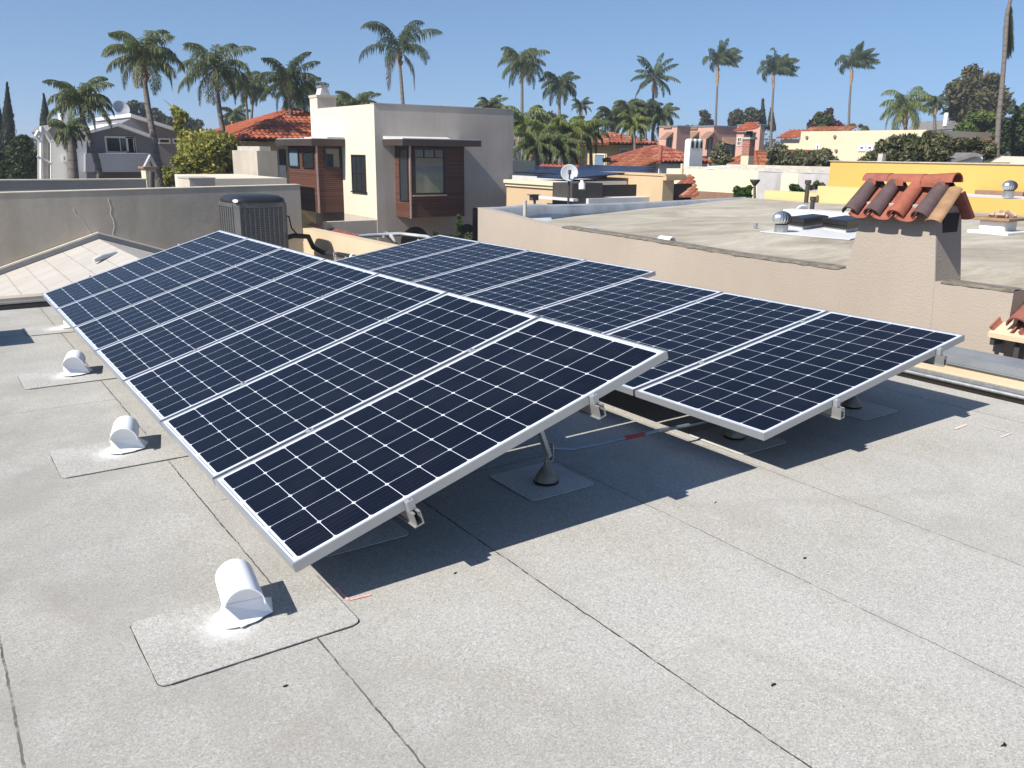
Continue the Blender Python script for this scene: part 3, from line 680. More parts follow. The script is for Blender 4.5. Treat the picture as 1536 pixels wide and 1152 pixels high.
for ya, yb in ((3.4, 4.05), (5.06, 9.6)):
    vs = []; yy = ya; n = 0
    while yy < yb+.01:
        z = tz(min(yy, yb)); a = rd.uniform(.003, .011); b = rd.uniform(.004, .014); yy_ = min(yy, yb)
        vs += [V((7.499-a, yy_, z-b)), V((7.499-a, yy_, z+.004)), V((7.52, yy_, z+.006+a)), V((7.70, yy_, z+.010))]; n += 1; yy += .09
    MB().add(vs, [(i*4+k, i*4+k+1, (i+1)*4+k+1, (i+1)*4+k) for i in range(n-1) for k in range(3)]).build('tarred_roof_edge', 'tarEdge', nb)
pp = MB()
base = [(838, 335, 318), (857, 324, 307), (960, 311, 301.6), (1040, 303.5, 298), (1120, 297, 295)]
line = [(V((7.66, 11.78, .50)), .80), (onz(800, 342, RZ), .80)]
dirv = (V((B0.x, B0.y, 0))-V((7.66, 11.78, 0)))
def pl(x): return V((x, 11.78+dirv.y*(x-7.66)/dirv.x, 0))
hs_ = [(7.5, .81), (8.2, .79), (9.0, .80), (9.7, .76), (11.5, .70), (14, .64), (17, .58), (19.2, .54)]
rdd = random.Random(2)
vs = []
for x, z in hs_:
    p = pl(x); vs += [V((x, p.y-.05, .45)), V((x, p.y+.0, z-.03)), V((x, p.y+.10, z+.0)), V((x, p.y+.22, z-.01)), V((x, p.y+.25, -6.5))]
k = 5
pp.add(vs, [(i*k+j, (i+1)*k+j, (i+1)*k+j+1, i*k+j+1) for i in range(len(hs_)-1) for j in range(k-1)], True)
pp.build('silver_parapet', 'silver', nb)
MB().tube([V((7.62, 11.3, .58)), V((7.9, 11.1, .61)), V((8.35, 10.95, .61))], [.03, .06, .075], 12).build('coated_edge_roll', 'silver', nb)
MB().tube([V((7.6, 9.6, .63)), V((7.75, 9.45, .645)), V((7.98, 9.38, .64))], [.015, .032, .036], 10).build('coated_edge_roll', 'silver', nb)
one('vent_pipe', MB().tube([V((7.95, 11.1, .6)), V((7.95, 11.1, .95))], .03, 10), 'concrete', 'thin grey upright pipe near the left corner of the neighbouring roof', 'vent pipe')
q = onz(1000, 363, .60); wp = MB(); P_ = V((8.0, 0, 0)); q = onx(1000, 363, 7.85)
n = 12; vs = []
for yy in (q.y-.11, q.y+.11):
    for rr in (.075, .069):
        vs += [V((q.x+rr*math.cos(R(200-215*k/n)), yy, q.z+rr*math.sin(R(200-215*k/n))+.0)) for k in range(n+1)]
m1 = n+1; hw = MB().add(vs, [(k, 2*m1+k, 2*m1+k+1, k+1) for k in range(n)]+[(m1+k, m1+k+1, 3*m1+k+1, 3*m1+k) for k in range(n)]+[(k, k+1, m1+k+1, m1+k) for k in range(n)]+[(2*m1+k, 3*m1+k, 3*m1+k+1, 2*m1+k+1) for k in range(n)], True)
one('white_half_pipe_vent', hw, 'white', 'small white curved vent hood on the near edge of the neighbouring roof', 'roof vent')

# chimney with clay tile cap
ch = empty('stucco_chimney', (7.7, 4.5, .1), 'tall tapered pinkish stucco chimney capped with clay barrel tiles', 'chimney')
cy0, cy1 = 4.104, 5.014
st = MB()
def sect(z, ya, yb, xa, xb): return [V((xa, ya, z)), V((xb, ya, z)), V((xb, yb, z)), V((xa, yb, z))]
S = [sect(-3, 4.06, 5.05, 7.493, 7.95), sect(.20, 4.06, 5.04, 7.493, 7.95), sect(.60, 4.085, 5.01, 7.493, 7.945), sect(1.125, 4.15, 4.90, 7.493, 7.93), sect(1.27, 4.155, 4.89, 7.493, 7.925)]
st.add([p for q in S for p in q], [(i*4+j, i*4+(j+1) % 4, (i+1)*4+(j+1) % 4, (i+1)*4+j) for i in range(4) for j in range(4)]+[(16, 17, 18, 19)])
xm = (7.5+7.93)/2; zt = 1.43
st.prism([V((7.50, 4.90, 1.27)), V((xm, 4.90, 1.42)), V((7.92, 4.90, 1.27))], (0, .02-.74, 0)) if False else None
st.build('shaft', 'pink', ch, bevel=.012)
# shade of the flue opening as a dark panel, and ridge wedge
MB().prism([V((7.58, 4.17, 1.19)), V((xm, 4.17, 1.42)), V((7.86, 4.17, 1.19))], (0, .70, 0)).build('mortar_bed', 'mortar', ch)
MB().box(7.60, 4.138, .93, 7.85, 4.152, 1.20).build('flue_shade_panel', 'dark', ch)
def barrel(a, b, r0, r1, up, th=.014, n=10, inv=False, flat=1.0):
    """half pipe tile from a to b, opening away from up"""
    a, b, up = V(a), V(b), V(up).normalized(); d = (b-a).normalized(); side = d.cross(up).normalized(); up = side.cross(d).normalized()
    if inv: up = -up
    m = MB(); vs = []
    for p, rr in ((a, r0), (b, r1)):
        for q in (rr, rr-th):
            vs += [p + side*q*math.cos(math.pi*k/n) + up*q*flat*math.sin(math.pi*k/n) for k in range(n+1)]
    s = n+1
    m.add(vs, [(k, k+1, 2*s+k+1, 2*s+k) for k in range(n)], True); m.add(vs, [(s+k, 3*s+k, 3*s+k+1, s+k+1) for k in range(n)], True)
    m.add(vs, [(k, s+k, s+k+1, k+1) for k in range(n)]+[(2*s+k, 2*s+k+1, 3*s+k+1, 3*s+k) for k in range(n)]+[(0, 2*s, 3*s, s), (n, s+n, 3*s+n, 2*s+n)])
    return m
rx = 7.70; rzz = 1.46; ex = 7.36; ez = 1.115
ys = [4.93, 4.70, 4.465, 4.23]
topc = ['clay2', 'clay2', 'clay1', 'clay2']
for i, y in enumerate(ys):
    barrel((ex-.01, y, ez+.045), (rx-.03, y-.0, rzz-.02), .082, .064, (-.6, 0, .8)).build('cover_tile', topc[i], ch)
for i, y in enumerate([4.82, 4.585, 4.35]):
    barrel((ex-.045, y, ez+.045), (rx-.03, y, rzz-.03), .105, .10, (-.6, 0, .8), inv=True, flat=.5).build('pan_tile', 'clay1', ch)
barrel((ex+.0, 4.11, ez+.015), (rx-.03, 4.11, rzz-.045), .075, .065, (-.6, 0, .8), flat=.55).build('edge_tile', 'clay4', ch)
barrel((7.97, 4.14, ez+.05), (rx+.03, 4.14, rzz-.06), .085, .085, (.6, 0, .8), inv=True, flat=.5).build('edge_tile', 'clay3', ch)
for i, y in enumerate(ys[::-1]):
    barrel((7.99, y, ez+.06), (rx+.03, y, rzz-.03), .082, .066, (.6, 0, .8)).build('cover_tile', ('clay2', 'clay1', 'clay3', 'clay2')[i], ch)
rt_ = [((5.02, 4.76), 'clay3', .078, .085), ((4.80, 4.42), 'clay1', .078, .088), ((4.46, 4.12), 'clay1', .078, .096)]
for (a, b), mt, r0, r1 in rt_:
    barrel((rx, a, rzz-.0), (rx, b, rzz+.0+(.012 if b < 4.3 else 0)), r0, r1, (0, 0, 1), flat=.9).build('ridge_tile', mt, ch)
for a, b in ((4.97, 4.86), (4.74, 4.58), (4.40, 4.18)):
    MB().box(rx-.10, b, rzz-.035, rx-.085, a, rzz+.005).build('ridge_spacer', 'clay1', ch)
# tile lean-to at right edge
aw = empty('tiled_eave', (7.5, 2.6, 0), 'corner of a clay tiled lean-to roof at the right edge of the photo', 'eave')
q = onx(1500, 492, 7.38)
for i in range(6):
    y = q.y - .02 - i*.235
    barrel((7.36, y, q.z+.0), (8.6, y, q.z+.62), .10, .085, (-.4, 0, .9), inv=True, flat=.55).build('pan_tile', 'clay3', aw)
    barrel((7.37, y-.12, q.z+.03), (8.6, y-.12, q.z+.66), .095, .08, (-.4, 0, .9)).build('cover_tile', ('clay3', 'clay1')[i % 2], aw)
MB().prism([V((7.34, q.y+.07, q.z-.085)), V((7.34, q.y+.07, q.z-.045)), V((8.6, q.y+.07, q.z+.56)), V((8.6, q.y+.07, q.z+.52))], (0, -1.6, 0)).build('eave_board', 'yellowp', aw)
MB().box(7.36, q.y+.02, q.z-.15, 7.50, q.y+.055, q.z-.088).build('bracket', 'post', aw)
MB().box(7.40, q.y-.17, q.z-.32, 7.49, q.y-.13, q.z-.09).build('bracket', 'post', aw)
MB().prism([V((7.5, 3.38, q.z+.03)), V((8.6, 3.38, q.z+.60)), V((8.6, 3.38, q.z+.66)), V((7.5, 3.38, q.z+.09))], (0, -.05, 0)).build('mortar_strip', 'yellowp', aw)
struct(MB().box(7.62, 1.0, -3, 9.5, 3.39, -.12).build('side_passage', 'pink'))

# turbine vents
def turbine(c, r, label, neck=True):
    o = empty('turbine_vent', c, label, 'turbine vent'); c = V(c)
    MB().lathe([(r*.72, 0), (r*.68, r*.9), (r*.75, r*.92)], c, 20).build('neck', 'galv', o)
    m = MB(); nf = 18; zc = c.z+r*1.55; k = 7
    for i in range(nf):
        a0 = 2*math.pi*i/nf; vs = []
        for j in range(k+1):
            ph = -R(52)+R(125)*j/k; rr = r*math.cos(ph); z = zc+r*.78*math.sin(ph)
            tw = .18*math.sin(math.pi*j/k)
            for da, dr in ((0, 1.0), (.30, .90)):
                a = a0+da+tw; vs.append(V((c.x+rr*dr*math.cos(a), c.y+rr*dr*math.sin(a), z)))
        m.add(vs, [(2*j, 2*j+1, 2*j+3, 2*j+2) for j in range(k)], True)
    m.build('fins', 'metal', o)
    MB().lathe([(r*.33, zc+r*.73-c.z), (r*.2, zc+r*.79-c.z), (0.001, zc+r*.8-c.z)], c, 16).build('cap', 'metal', o)
    MB().lathe([(r*.60, zc-r*.6-c.z), (r*.80, zc-c.z), (r*.55, zc+r*.5-c.z), (.001, zc+r*.7-c.z)], c, 16).build('core', 'dark', o)
turbine(onz(1171, 350, RZ), .145, 'round silver turbine vent on the flat roof left of the skylights')
# skylights
def skylight(pf, ang, L, W_, label):
    o = empty('skylight', pf, label, 'skylight', 'skylights on the neighbouring roof'); pf = V(pf)
    a1, a2 = R(75+ang), R(18+ang)
    T = Matrix.Translation(pf) @ Matrix(((math.sin(a1), math.sin(a2), 0, 0), (math.cos(a1), math.cos(a2), 0, 0), (0, 0, 1, 0), (0, 0, 0, 1)))
    MB().box(.03, .03, -.02, L-.03, W_-.03, .075).xf(T).build('curb', 'memb', o)
    MB().box(0, 0, .075, L, W_, .125).box(-.015, -.015, .13, L+.015, W_+.015, .195).xf(T).build('frame', 'blackf', o)
    MB().box(.03, .03, .1955, L-.03, W_-.03, .203).xf(T).build('glass', 'skyg', o)
skylight(onz(1204, 347, RZ), 0, 1.02, .42, 'black framed skylight beside the round turbine vent')
skylight(onz(1269, 351.5, RZ), 0, 1.0, .60, 'black framed skylight partly hidden by the tapered chimney')
one('roof_stub_pipe', MB().tube([onz(1133, 344, RZ), onz(1133, 344, RZ)+V((0, 0, .1))], .03, 10), 'galv', 'tiny grey stub pipe left of the turbine vent', 'vent pipe')
one('membrane_sheet', MB().prism([onz(a, b, RZ+.022) for a, b in ((1140, 347), (1205, 353), (1275, 359), (1300, 352), (1262, 338), (1190, 339))], (0, 0, -.01)), 'memb', 'white membrane sheet under the two black skylights', 'membrane')
a, b = onz(1174, 323, RZ), onz(1300, 331, RZ); one('white_upstand', MB().prism([a, b, b+V((0, 0, .12)), a+V((0, 0, .12))], (.5, .1, 0)), 'memb', 'low white upstand on the roof behind the skylights', 'upstand')
q = onz(1217, 322, RZ); one('square_flue_pipe', MB().tube([q, q+V((0, 0, .34))], .045, 10).tube([q+V((0, 0, .28)), q+V((0, 0, .36))], .06, 10), 'post', 'short dark flue pipe behind the skylights', 'flue')
q = onz(1195, 322, RZ); gn = MB().tube([q, q+V((0, 0, .12)), q+V((.05, -.05, .17)), q+V((.14, -.14, .17))], .055, 12, False); one('gooseneck_vent', gn, 'galv', 'small galvanised gooseneck vent behind the turbine vent', 'roof vent')
q = onz(1209, 304, RZ); one('tall_vent_pipe', MB().tube([q, q+V((0, 0, .52))], .055, 10).tube([q+V((0, 0, .47)), q+V((0, 0, .56))], .08, 10), 'post', 'tall dark vent pipe before the pale yellow walls', 'vent pipe')
q = onz(1495, 350, RZ)
bv = empty('masonry_roof_vent', q, 'squat white masonry vent topped by crumbling tiles, right of the chimney', 'roof vent')
MB().box(q.x-.32, q.y-.32, RZ-.02, q.x+.32, q.y+.32, RZ+.05).box(q.x-.2, q.y-.2, RZ, q.x+.2, q.y+.2, RZ+.21).build('base', 'wallpaint', bv, bevel=.02)
cb_ = MB().box(q.x-.3, q.y-.3, RZ+.21, q.x+.3, q.y+.3, RZ+.255); cb_.build('cap_slab', 'clay4', bv, bevel=.01)
rb = MB(); rd = random.Random(4)
for i in range(14):
    a, b = rd.uniform(-.17, .17), rd.uniform(-.17, .17); s = rd.uniform(.03, .07); T = Matrix.Translation(q+V((a, b, .27+s*.4))) @ Matrix.Rotation(rd.uniform(0, 3), 4, (rd.random(), rd.random(), 1))
    rb.v += MB().box(-s, -s*.7, -s*.4, s, s*.7, s*.4).xf(T).v; o_ = len(rb.v)-8
    rb.f += [tuple(j+o_ for j in f) for f in ((0, 3, 2, 1), (4, 5, 6, 7), (0, 1, 5, 4), (1, 2, 6, 5), (2, 3, 7, 6), (3, 0, 4, 7))]; rb.sm += [False]*6
rb.build('tile_rubble', 'mortar', bv)
# yellow walls
yh = empty('yellow_house', (21, 11, GZ), 'flat roofed yellow house with bright and pale yellow parapets behind the chimney', 'house')
MB().box(19.25, 13.9, -6.5, 19.5, 15.6, .745).box(19.22, 10.7, -6.5, 19.48, 13.9, .93).box(19.5, 13.9, -6.5, 22, 15.6, .60).build('pale_wall', 'yelp', yh)
MB().box(19.22, 2, -6.5, 19.48, 10.7, .83).build('low_wall', 'yel', yh)
MB().box(22, 2, -6.5, 22.3, 15.57, 1.525).box(22.3, 15.3, -6.5, 34, 15.57, 1.525).build('upper_wall', 'yel', yh)
MB().box(19.48, 2, .5, 21.99, 13.9, .80).build('white_roof', 'memb', yh)
MB().box(21.96, 2, 1.527, 22.34, 15.6, 1.55).box(22.34, 3, 1.2, 34, 15.3, 1.45).build('coping', 'concrete', yh)
for ya, yb in ((8.6, 10.0), (10.05, 11.2), (5.5, 8.0)):
    MB().box(21.8, ya, .801, 21.985, yb, .90).build('scupper_box', 'brs', yh)
q = onx(1322, 242, 22.15); one('vent_stack', MB().box(q.x-.08, q.y-.07, 1.55, q.x+.08, q.y+.07, 1.75), 'concrete', 'small square stack on top of the bright yellow wall', 'vent')
turbine(onx(1512, 296, 20.3), .16, 'far silver turbine vent by the bright yellow wall at right')

# ================================================================== modern house with the brown bays
X0, X1, Y0, Y1, ZT = 12.54, 17.96, 25.87, 31.2, 3.11
mh = empty('modern_stucco_house', (15, 28, GZ), 'tall plain taupe stucco house with two brown timber bays', 'house')
MB().box(X0, Y0, GZ, X1, Y1, ZT).build('wall', 'mid', mh)
MB().box(X0-.004, Y0+.004, -.50, X0, 30.5, ZT-.002).box(X0-.004, 30.5, GZ, X0, Y1, ZT+.40).build('sunlit_side_skin', 'crm', mh)  # brighter stucco copy puts the sun's light into this side's colour
q = MB().box(X0, 30.5, ZT+.001, 13.27, Y1, 3.50).box(X0-.03, 30.47, 3.50, 13.30, Y1+.03, 3.59).build('chimney', 'mid', mh)
MB().prism([V((12.72, 30.65, 3.59)), V((13.12, 30.65, 3.59)), V((13.02, 30.65, 3.86)), V((12.80, 30.65, 3.86))], (0, .42, 0)).build('cowl', 'memb', q)
MB().box(12.76, 30.62, 3.86, 13.06, 31.1, 3.93).build('cowl_lid', 'galv', q)
MB().box(X0-.02, Y0-.02, ZT+.001, X1+.02, Y0+.25, ZT+.03).build('parapet_edge', 'concrete', mh)
wg = MB().box(10.75, Y0+.02, GZ, X0, Y0+.26, -.545); wg.build('wing_wall', 'mid', mh)
MB().box(10.745, Y0+.02, GZ, 10.749, Y0+.26, -.545).build('sunlit_wing_end', 'crm', mh)  # pale end sheet: sunlight on the wing wall put into colour
def window(parent, plane, c, a0, a1, z0, z1, out, fm='blackf', gm='glassd', mv=(), mh_=(), fr=.05):
    """plane 'y': window on the plane Y=c facing -Y from X=a0..a1 ; plane 'x': X=c facing -X from Y=a0..a1"""
    f = MB()
    def bx(m, u0, u1, w0, w1, d0, d1):
        if plane == 'y': m.box(u0, c-d1, w0, u1, c-d0, w1)
        else: m.box(c-d1, u0, w0, c-d0, u1, w1)
    for u0, u1, w0, w1 in ((a0, a1, z0, z0+fr), (a0, a1, z1-fr, z1), (a0, a0+fr, z0+fr, z1-fr), (a1-fr, a1, z0+fr, z1-fr)): bx(f, u0, u1, w0, w1, -.02, out)
    for k in mv: bx(f, a0+(a1-a0)*k-.015, a0+(a1-a0)*k+.015, z0+fr, z1-fr, -.02, out*.7)
    for k in mh_: bx(f, a0+fr, a1-fr, z0+(z1-z0)*k-.015, z0+(z1-z0)*k+.015, -.02, out*.72)
    fo = f.build('window', fm, parent)
    g_ = MB(); bx(g_, a0+fr, a1-fr, z0+fr, z1-fr, -.01, out*.35); g_.build('pane', gm, fo)
    return fo
by = 24.84; bx0, bx1 = 13.24, 15.29
rb_ = MB().box(bx0, by, -.43, bx1, Y0-.002, 1.83).build('timber_bay', 'wood', mh)
MB().box(bx0-.015, by-.02, -.45, bx0+.03, by+.03, 1.83).build('corner_trim', 'trim', rb_)
MB().box(bx1-.02, by-.015, -.45, bx1+.015, by+.02, 1.83).build('corner_trim', 'trim', rb_)
wx0 = ony(620, 260, by).x; wx1 = ony(667, 260, by).x
z0_ = ony(640, 292, by).z; z1_ = ony(640, 222, by).z
w_ = window(rb_, 'y', by, wx0, wx1, z0_, z1_, .05, gm='curtain', mh_=(.8,), fr=.06)
for k in (1/3, 2/3):
    xx = wx0+(wx1-wx0)*k; MB().box(xx-.015, by-.045, z0_+(z1_-z0_)*.81, xx+.015, by-.02, z1_-.06).build('glazing_bar', 'blackf', w_)
MB().box(wx0-.05, by-.07, z0_-.05, wx1+.05, by-.001, z0_-.002).build('sill', 'trim', w_)
window(rb_, 'x', bx0, by+.12, Y0-.32, .08, 1.75, .03, gm='glassd', mh_=(.8,), fr=.045)
cn = MB().box(12.81, 24.485, 1.83, 15.72, Y0-.002, 2.03).build('bay_canopy', 'fascia', mh)
MB().box(12.83, 24.52, 2.031, 15.68, Y0-.003, 2.06).prism([V((12.83, Y0-.3, 2.06)), V((12.83, Y0-.003, 2.13)), V((12.83, Y0-.003, 2.06))], (2.4, 0, 0)).build('white_membrane', 'memb', cn)
lx = 11.60; ly0, ly1 = 28.50, 31.22
lb = MB().box(lx, ly0, -.44, X0-.006, ly1, 1.80).build('timber_bay', 'wood', mh)
MB().box(lx-.02, ly0-.02, -.46, lx+.03, ly0+.03, 1.80).build('corner_trim', 'trim', lb)
p, q2 = ony(486, 222, ly0), ony(508, 253, ly0)
window(lb, 'y', ly0, p.x, q2.x+.12, q2.z, p.z+.03, .04, gm='glassd', fr=.06)
window(lb, 'x', lx, 28.72, 29.72, ony(486, 253, ly0).z, 1.68, .05, gm='glassd', fr=.06)
window(lb, 'x', lx, 30.1, 31.1, ony(486, 253, ly0).z, 1.68, .05, gm='blueg', fr=.06)
cn = MB().box(11.31, 28.18, 1.80, X0-.006, 31.66, 2.03).build('bay_canopy', 'fascia', mh)
MB().box(11.34, 28.22, 2.031, X0-.006, 31.6, 2.05).box(11.9, 28.22, 2.05, X0-.006, 30.3, 2.10).build('white_membrane', 'memb', cn)
window(mh, 'x', X0-.004, 26.60, 27.70, .33, 1.53, .035, gm='glassd', mv=(.33, .66), mh_=(.5,), fr=.05)
MB().box(X0-.07, 26.55, .28, X0-.005, 27.75, .325).build('sill', 'blackf', mh)
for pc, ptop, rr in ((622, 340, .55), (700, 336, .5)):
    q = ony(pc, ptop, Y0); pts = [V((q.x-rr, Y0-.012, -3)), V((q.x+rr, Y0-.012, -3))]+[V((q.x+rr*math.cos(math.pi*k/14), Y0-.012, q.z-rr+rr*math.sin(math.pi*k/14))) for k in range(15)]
    MB().prism(pts, (0, .01, 0)).build('arch_shade_panel', 'dark', mh)  # flat dark panel paints the shade inside the arch
# low roofs between the parapet and the modern house
lr = empty('low_flat_roof', (10, 18, GZ), 'low coated flat roof seen between the cream parapet and the modern house', 'roof')
MB().box(7.2, 14, GZ, 10.9, 25.5, -1.05).build('roof_slab', 'nroof', lr)
p = MB(); A_ = onz(470, 341, -.85); B_ = onz(590, 352, -.85)
P = [onz(x, y, -.95) for x, y in ((525, 355), (560, 353), (600, 351), (640, 355), (655, 362))]
p.tube(P, [.05, .06, .07, .06, .05], 8); p.build('coated_edge_roll', 'silver', lr)
P = [onz(x, y, -1.0) for x, y in ((575, 355), (578, 350), (588, 355), (592, 362))]
MB().tube(P, [.04, .08, .07, .03], 8).build('pipe_boot', 'silver', lr)
tr = empty('tile_coping_row', onz(510, 348, -.8), 'short row of brown clay tiles at the foot of the modern house wing wall', 'tiles')
for i in range(8):
    c = onz(496+i*5.2, 345.5+i*1.25, -.8); barrel(c+V((-.10, 0, -.04)), c+V((.10, 0, .03)), .06, .05, (0, 0, 1), n=6).build('cover_tile', 'clay3', tr)
for i in range(3):
    c = onz(467+i*5, 336.5+i*1.6, -.7); barrel(c+V((-.10, 0, -.04)), c+V((.10, 0, .03)), .06, .05, (0, 0, 1), n=6).build('cover_tile', 'clay3', tr)

# ================================================================== foliage builders
def leafcloud(m, blobs, nleaf, size, rnd, flat=1.0):
    tot = sum(b[1]**2 for b in blobs)
    for c, r in blobs:
        n = max(8, int(nleaf*r*r/tot)); c = V(c)
        for _ in range(n):
            d = V((rnd.gauss(0, 1), rnd.gauss(0, 1), rnd.gauss(0, 1)*flat)).normalized(); rr = r*(rnd.random()**.38)*rnd.uniform(.85, 1.12)
            p = c + V((d.x, d.y, d.z*.85))*rr
            nrm = (d*.5 + V((rnd.gauss(0, 1), rnd.gauss(0, 1), rnd.gauss(0, 1)))).normalized(); a = nrm.orthogonal().normalized(); a.rotate(mathutils.Quaternion(nrm, rnd.uniform(0, 6.28))); b = nrm.cross(a)
            s = size*rnd.uniform(.6, 1.4)
            m.add([p-a*s, p-b*s*.45+nrm*s*.1, p+a*s, p+b*s*.45+nrm*s*.1], [(0, 1, 2, 3)])
def tree(name, px, ytop, ybot, pw, d, mat, label, cat='tree', group=None, n=3000, size=.2, seed=1, nb=16, trunk=True, gap=.85, limbs=4, base=None, taper=1.0):
    """broadleaf tree: crown fills the pixel box centred on px at depth d"""
    rnd = random.Random(seed); sc = d/FPX; n = int(n*1.8); size *= .74
    top = at(px, ytop, d); bot = at(px, ybot, d); W = pw*sc/2*1.12; Hh = (top.z-bot.z)/2*1.08; c = (top+bot)/2
    g0 = V((c.x, c.y, GZ if base is None else base)); o = empty(name, g0, label, cat, group)
    blobs = []
    for i in range(nb):
        while True:
            u = V((rnd.uniform(-1, 1), rnd.uniform(-1, 1), rnd.uniform(-1, 1)))
            if .25 < u.length < 1: break
        k = 1-(1-taper)*max(0, u.z)
        rr = min(W, Hh)*rnd.uniform(.26, .46)
        p = c + V((u.x*(W-rr)*k, u.y*(W-rr)*k, u.z*(Hh-rr))); blobs.append((p, rr))
    m = MB(); leafcloud(m, blobs, n, size, rnd); m.build('crown', mat, o)
    if trunk:
        m = MB(); r = max(.12, W*.09); tp = c+V((0, 0, -Hh*.3)); m.tube([g0, g0.lerp(tp, .5)+V((rnd.uniform(-.2, .2), 0, 0)), tp], [r, r*.8, r*.55], 8)
        for b, rr in blobs[:limbs]: m.tube([g0.lerp(tp, .8), (g0.lerp(tp, .9)+b)/2+V((0, 0, .1)), b], [r*.45, r*.3, r*.12], 6)
        m.build('trunk', 'bark', o)
    return o
def cypress(px, ytop, ybot, pw, d, label, seed=1, n=2600, size=.13, mat='cyp', lean=0):
    rnd = random.Random(seed); top = at(px+lean, ytop, d); b = at(px, ybot, d); g0 = V((b.x, b.y, GZ)); o = empty('cypress_tree', g0, label, 'tree', 'cypress trees')
    W = pw*d/FPX/2; m = MB(); z0 = min(b.z, top.z-2)
    for _ in range(n):
        t_ = rnd.random()**.75; z = z0+(top.z-z0)*t_; prof = (1-t_)**.75*(.65+.35*min(1, (1-t_)*3)); r = W*prof*math.sqrt(rnd.uniform(.35, 1.1))*rnd.uniform(.8, 1.1)
        a = rnd.uniform(0, 6.283); f = (z-z0)/(top.z-z0); p = V((b.x+(top.x-b.x)*f+r*math.cos(a), b.y+(top.y-b.y)*f+r*math.sin(a), z)); s = size*rnd.uniform(.6, 1.3)
        up = V((rnd.gauss(0, .25), rnd.gauss(0, .25), 1)).normalized(); sd = V((math.cos(a+1.57), math.sin(a+1.57), 0))
        m.add([p-up*s, p-sd*s*.35, p+up*s*1.3, p+sd*s*.35], [(0, 1, 2, 3)])
    m.build('crown', mat, o); MB().tube([g0, V((b.x, b.y, z0+.5)), V((top.x, top.y, top.z-1))], [.22, .18, .03], 6).build('trunk', 'bark', o)
def palm(px, pyc, d, cw, tr_pts, label, mat='palm', nf=20, seed=1, wind=(0, 0, 0), e0=(10, 75), droop=1.6, leaf=.55, tw=.17, nl=34, husk=True, group='tall queen palms', dry=1, lw=None, boots=True, name='palm_tree'):
    """px,pyc = pixel of the crown heart, cw = crown width in pixels, tr_pts = trunk pixels from top to bottom"""
    rnd = random.Random(seed); c = at(px, pyc, d); R_ = cw*d/FPX/2*1.03; wind = V(wind)
    tp = [at(a, b, d) for a, b in tr_pts]; last = tp[-1]; foot_ = V((last.x, last.y, GZ)) if last.z > GZ+.5 else last
    o = empty(name, foot_, label, 'palm tree', group)
    pts = [foot_]+tp[::-1]+[c]
    m = MB(); tw *= .62; rs = [tw*1.35]+[tw*(1.2-.35*i/max(1, len(tp)-1)) for i in range(len(tp))]+[tw*.75]
    m.tube(pts, rs, 8); m.build('trunk', 'barkp', o)
    if boots:
        b = MB(); p1 = tp[0]; ax = (c-p1); L = max(ax.length, .8); ax.normalize()
        b.tube([c-ax*L*1.05, c-ax*L*.75, c-ax*L*.3, c+ax*.15], [tw*.85, tw*1.3, tw*1.15, tw*.5], 8)
        for i in range(12):
            a = rnd.uniform(0, 6.28); q = c-ax*rnd.uniform(.1, .9)*L; dv = V((math.cos(a), math.sin(a), 0)); b.tube([q+dv*tw*.9, q+dv*tw*1.9+V((0, 0, .22))], [.06, .03], 4)
        b.build('boots', 'tan', o)
    lw = lw or .019*max(1, d/45); nl = int(nl*1.35)
    m = MB(); md = MB()
    nf = int(nf*1.05)
    for i in range(nf+dry):
        isdry = i >= nf; mm = md if isdry else m
        az = i*2.39996+rnd.uniform(-.25, .25); f = (i+.5)/nf
        el = R(e0[1]+(e0[0]-e0[1])*min(1, f)) if not isdry else R(-35)
        L = R_*rnd.uniform(1.0, 1.25)*(1.1 if not isdry else .9); dirv_ = V((math.cos(az), math.sin(az), 0)); p = c.copy(); P = [p.copy()]; ns = 9; e = el
        wv = wind*(.6+.4*rnd.random())
        for k in range(ns):
            stp = V((dirv_.x*math.cos(e), dirv_.y*math.cos(e), math.sin(e))) + wv*((k+1)/ns)**.7
            stp.normalize(); p = p+stp*L/ns; P.append(p.copy()); e -= droop/ns*(.45+1.25*k/ns)*(1.0+.25*math.sin(i))
            e = max(e, R(-88))
        mm.tube(P, [.035*max(1, d/60)]+[.022*max(1, d/60)]*(ns-1)+[.006], 3, False)
        for k in range(nl):
            tt = .12+.88*(k+.5)/nl; x_ = tt*ns; a_ = min(int(x_), ns-1); q = P[a_].lerp(P[a_+1], x_-a_); tg = (P[a_+1]-P[a_]).normalized(); sd = tg.cross(V((0, 0, 1)))
            if sd.length < .05: sd = V((-dirv_.y, dirv_.x, 0))
            sd.normalize(); ll = leaf*R_*.62*math.sin(math.pi*min(1, .12+tt*.86))**.6*rnd.uniform(.8, 1.15)
            for sg in (-1, 1):
                dv = (sd*sg*rnd.uniform(.5, 1.0)+tg*rnd.uniform(.3, .7)+V((0, 0, rnd.uniform(-1.1, .0)))+wv*.5).normalized()
                mid_ = q+dv*ll*.5; tip = mid_+(dv*.35+V((0, 0, -1.0))+wv*.5).normalized()*ll*.55; wd = tg*lw*rnd.uniform(.7, 1.3)
                mm.add([q-wd*.5, mid_-wd, tip, mid_+wd, q+wd*.5], [(0, 1, 2, 3, 4)])
    m.build('crown', mat, o)
    if dry: md.build('dry_frond', 'dryf', o)
    return o
WR = (1.05, -.74, .05)   # wind to the picture's right
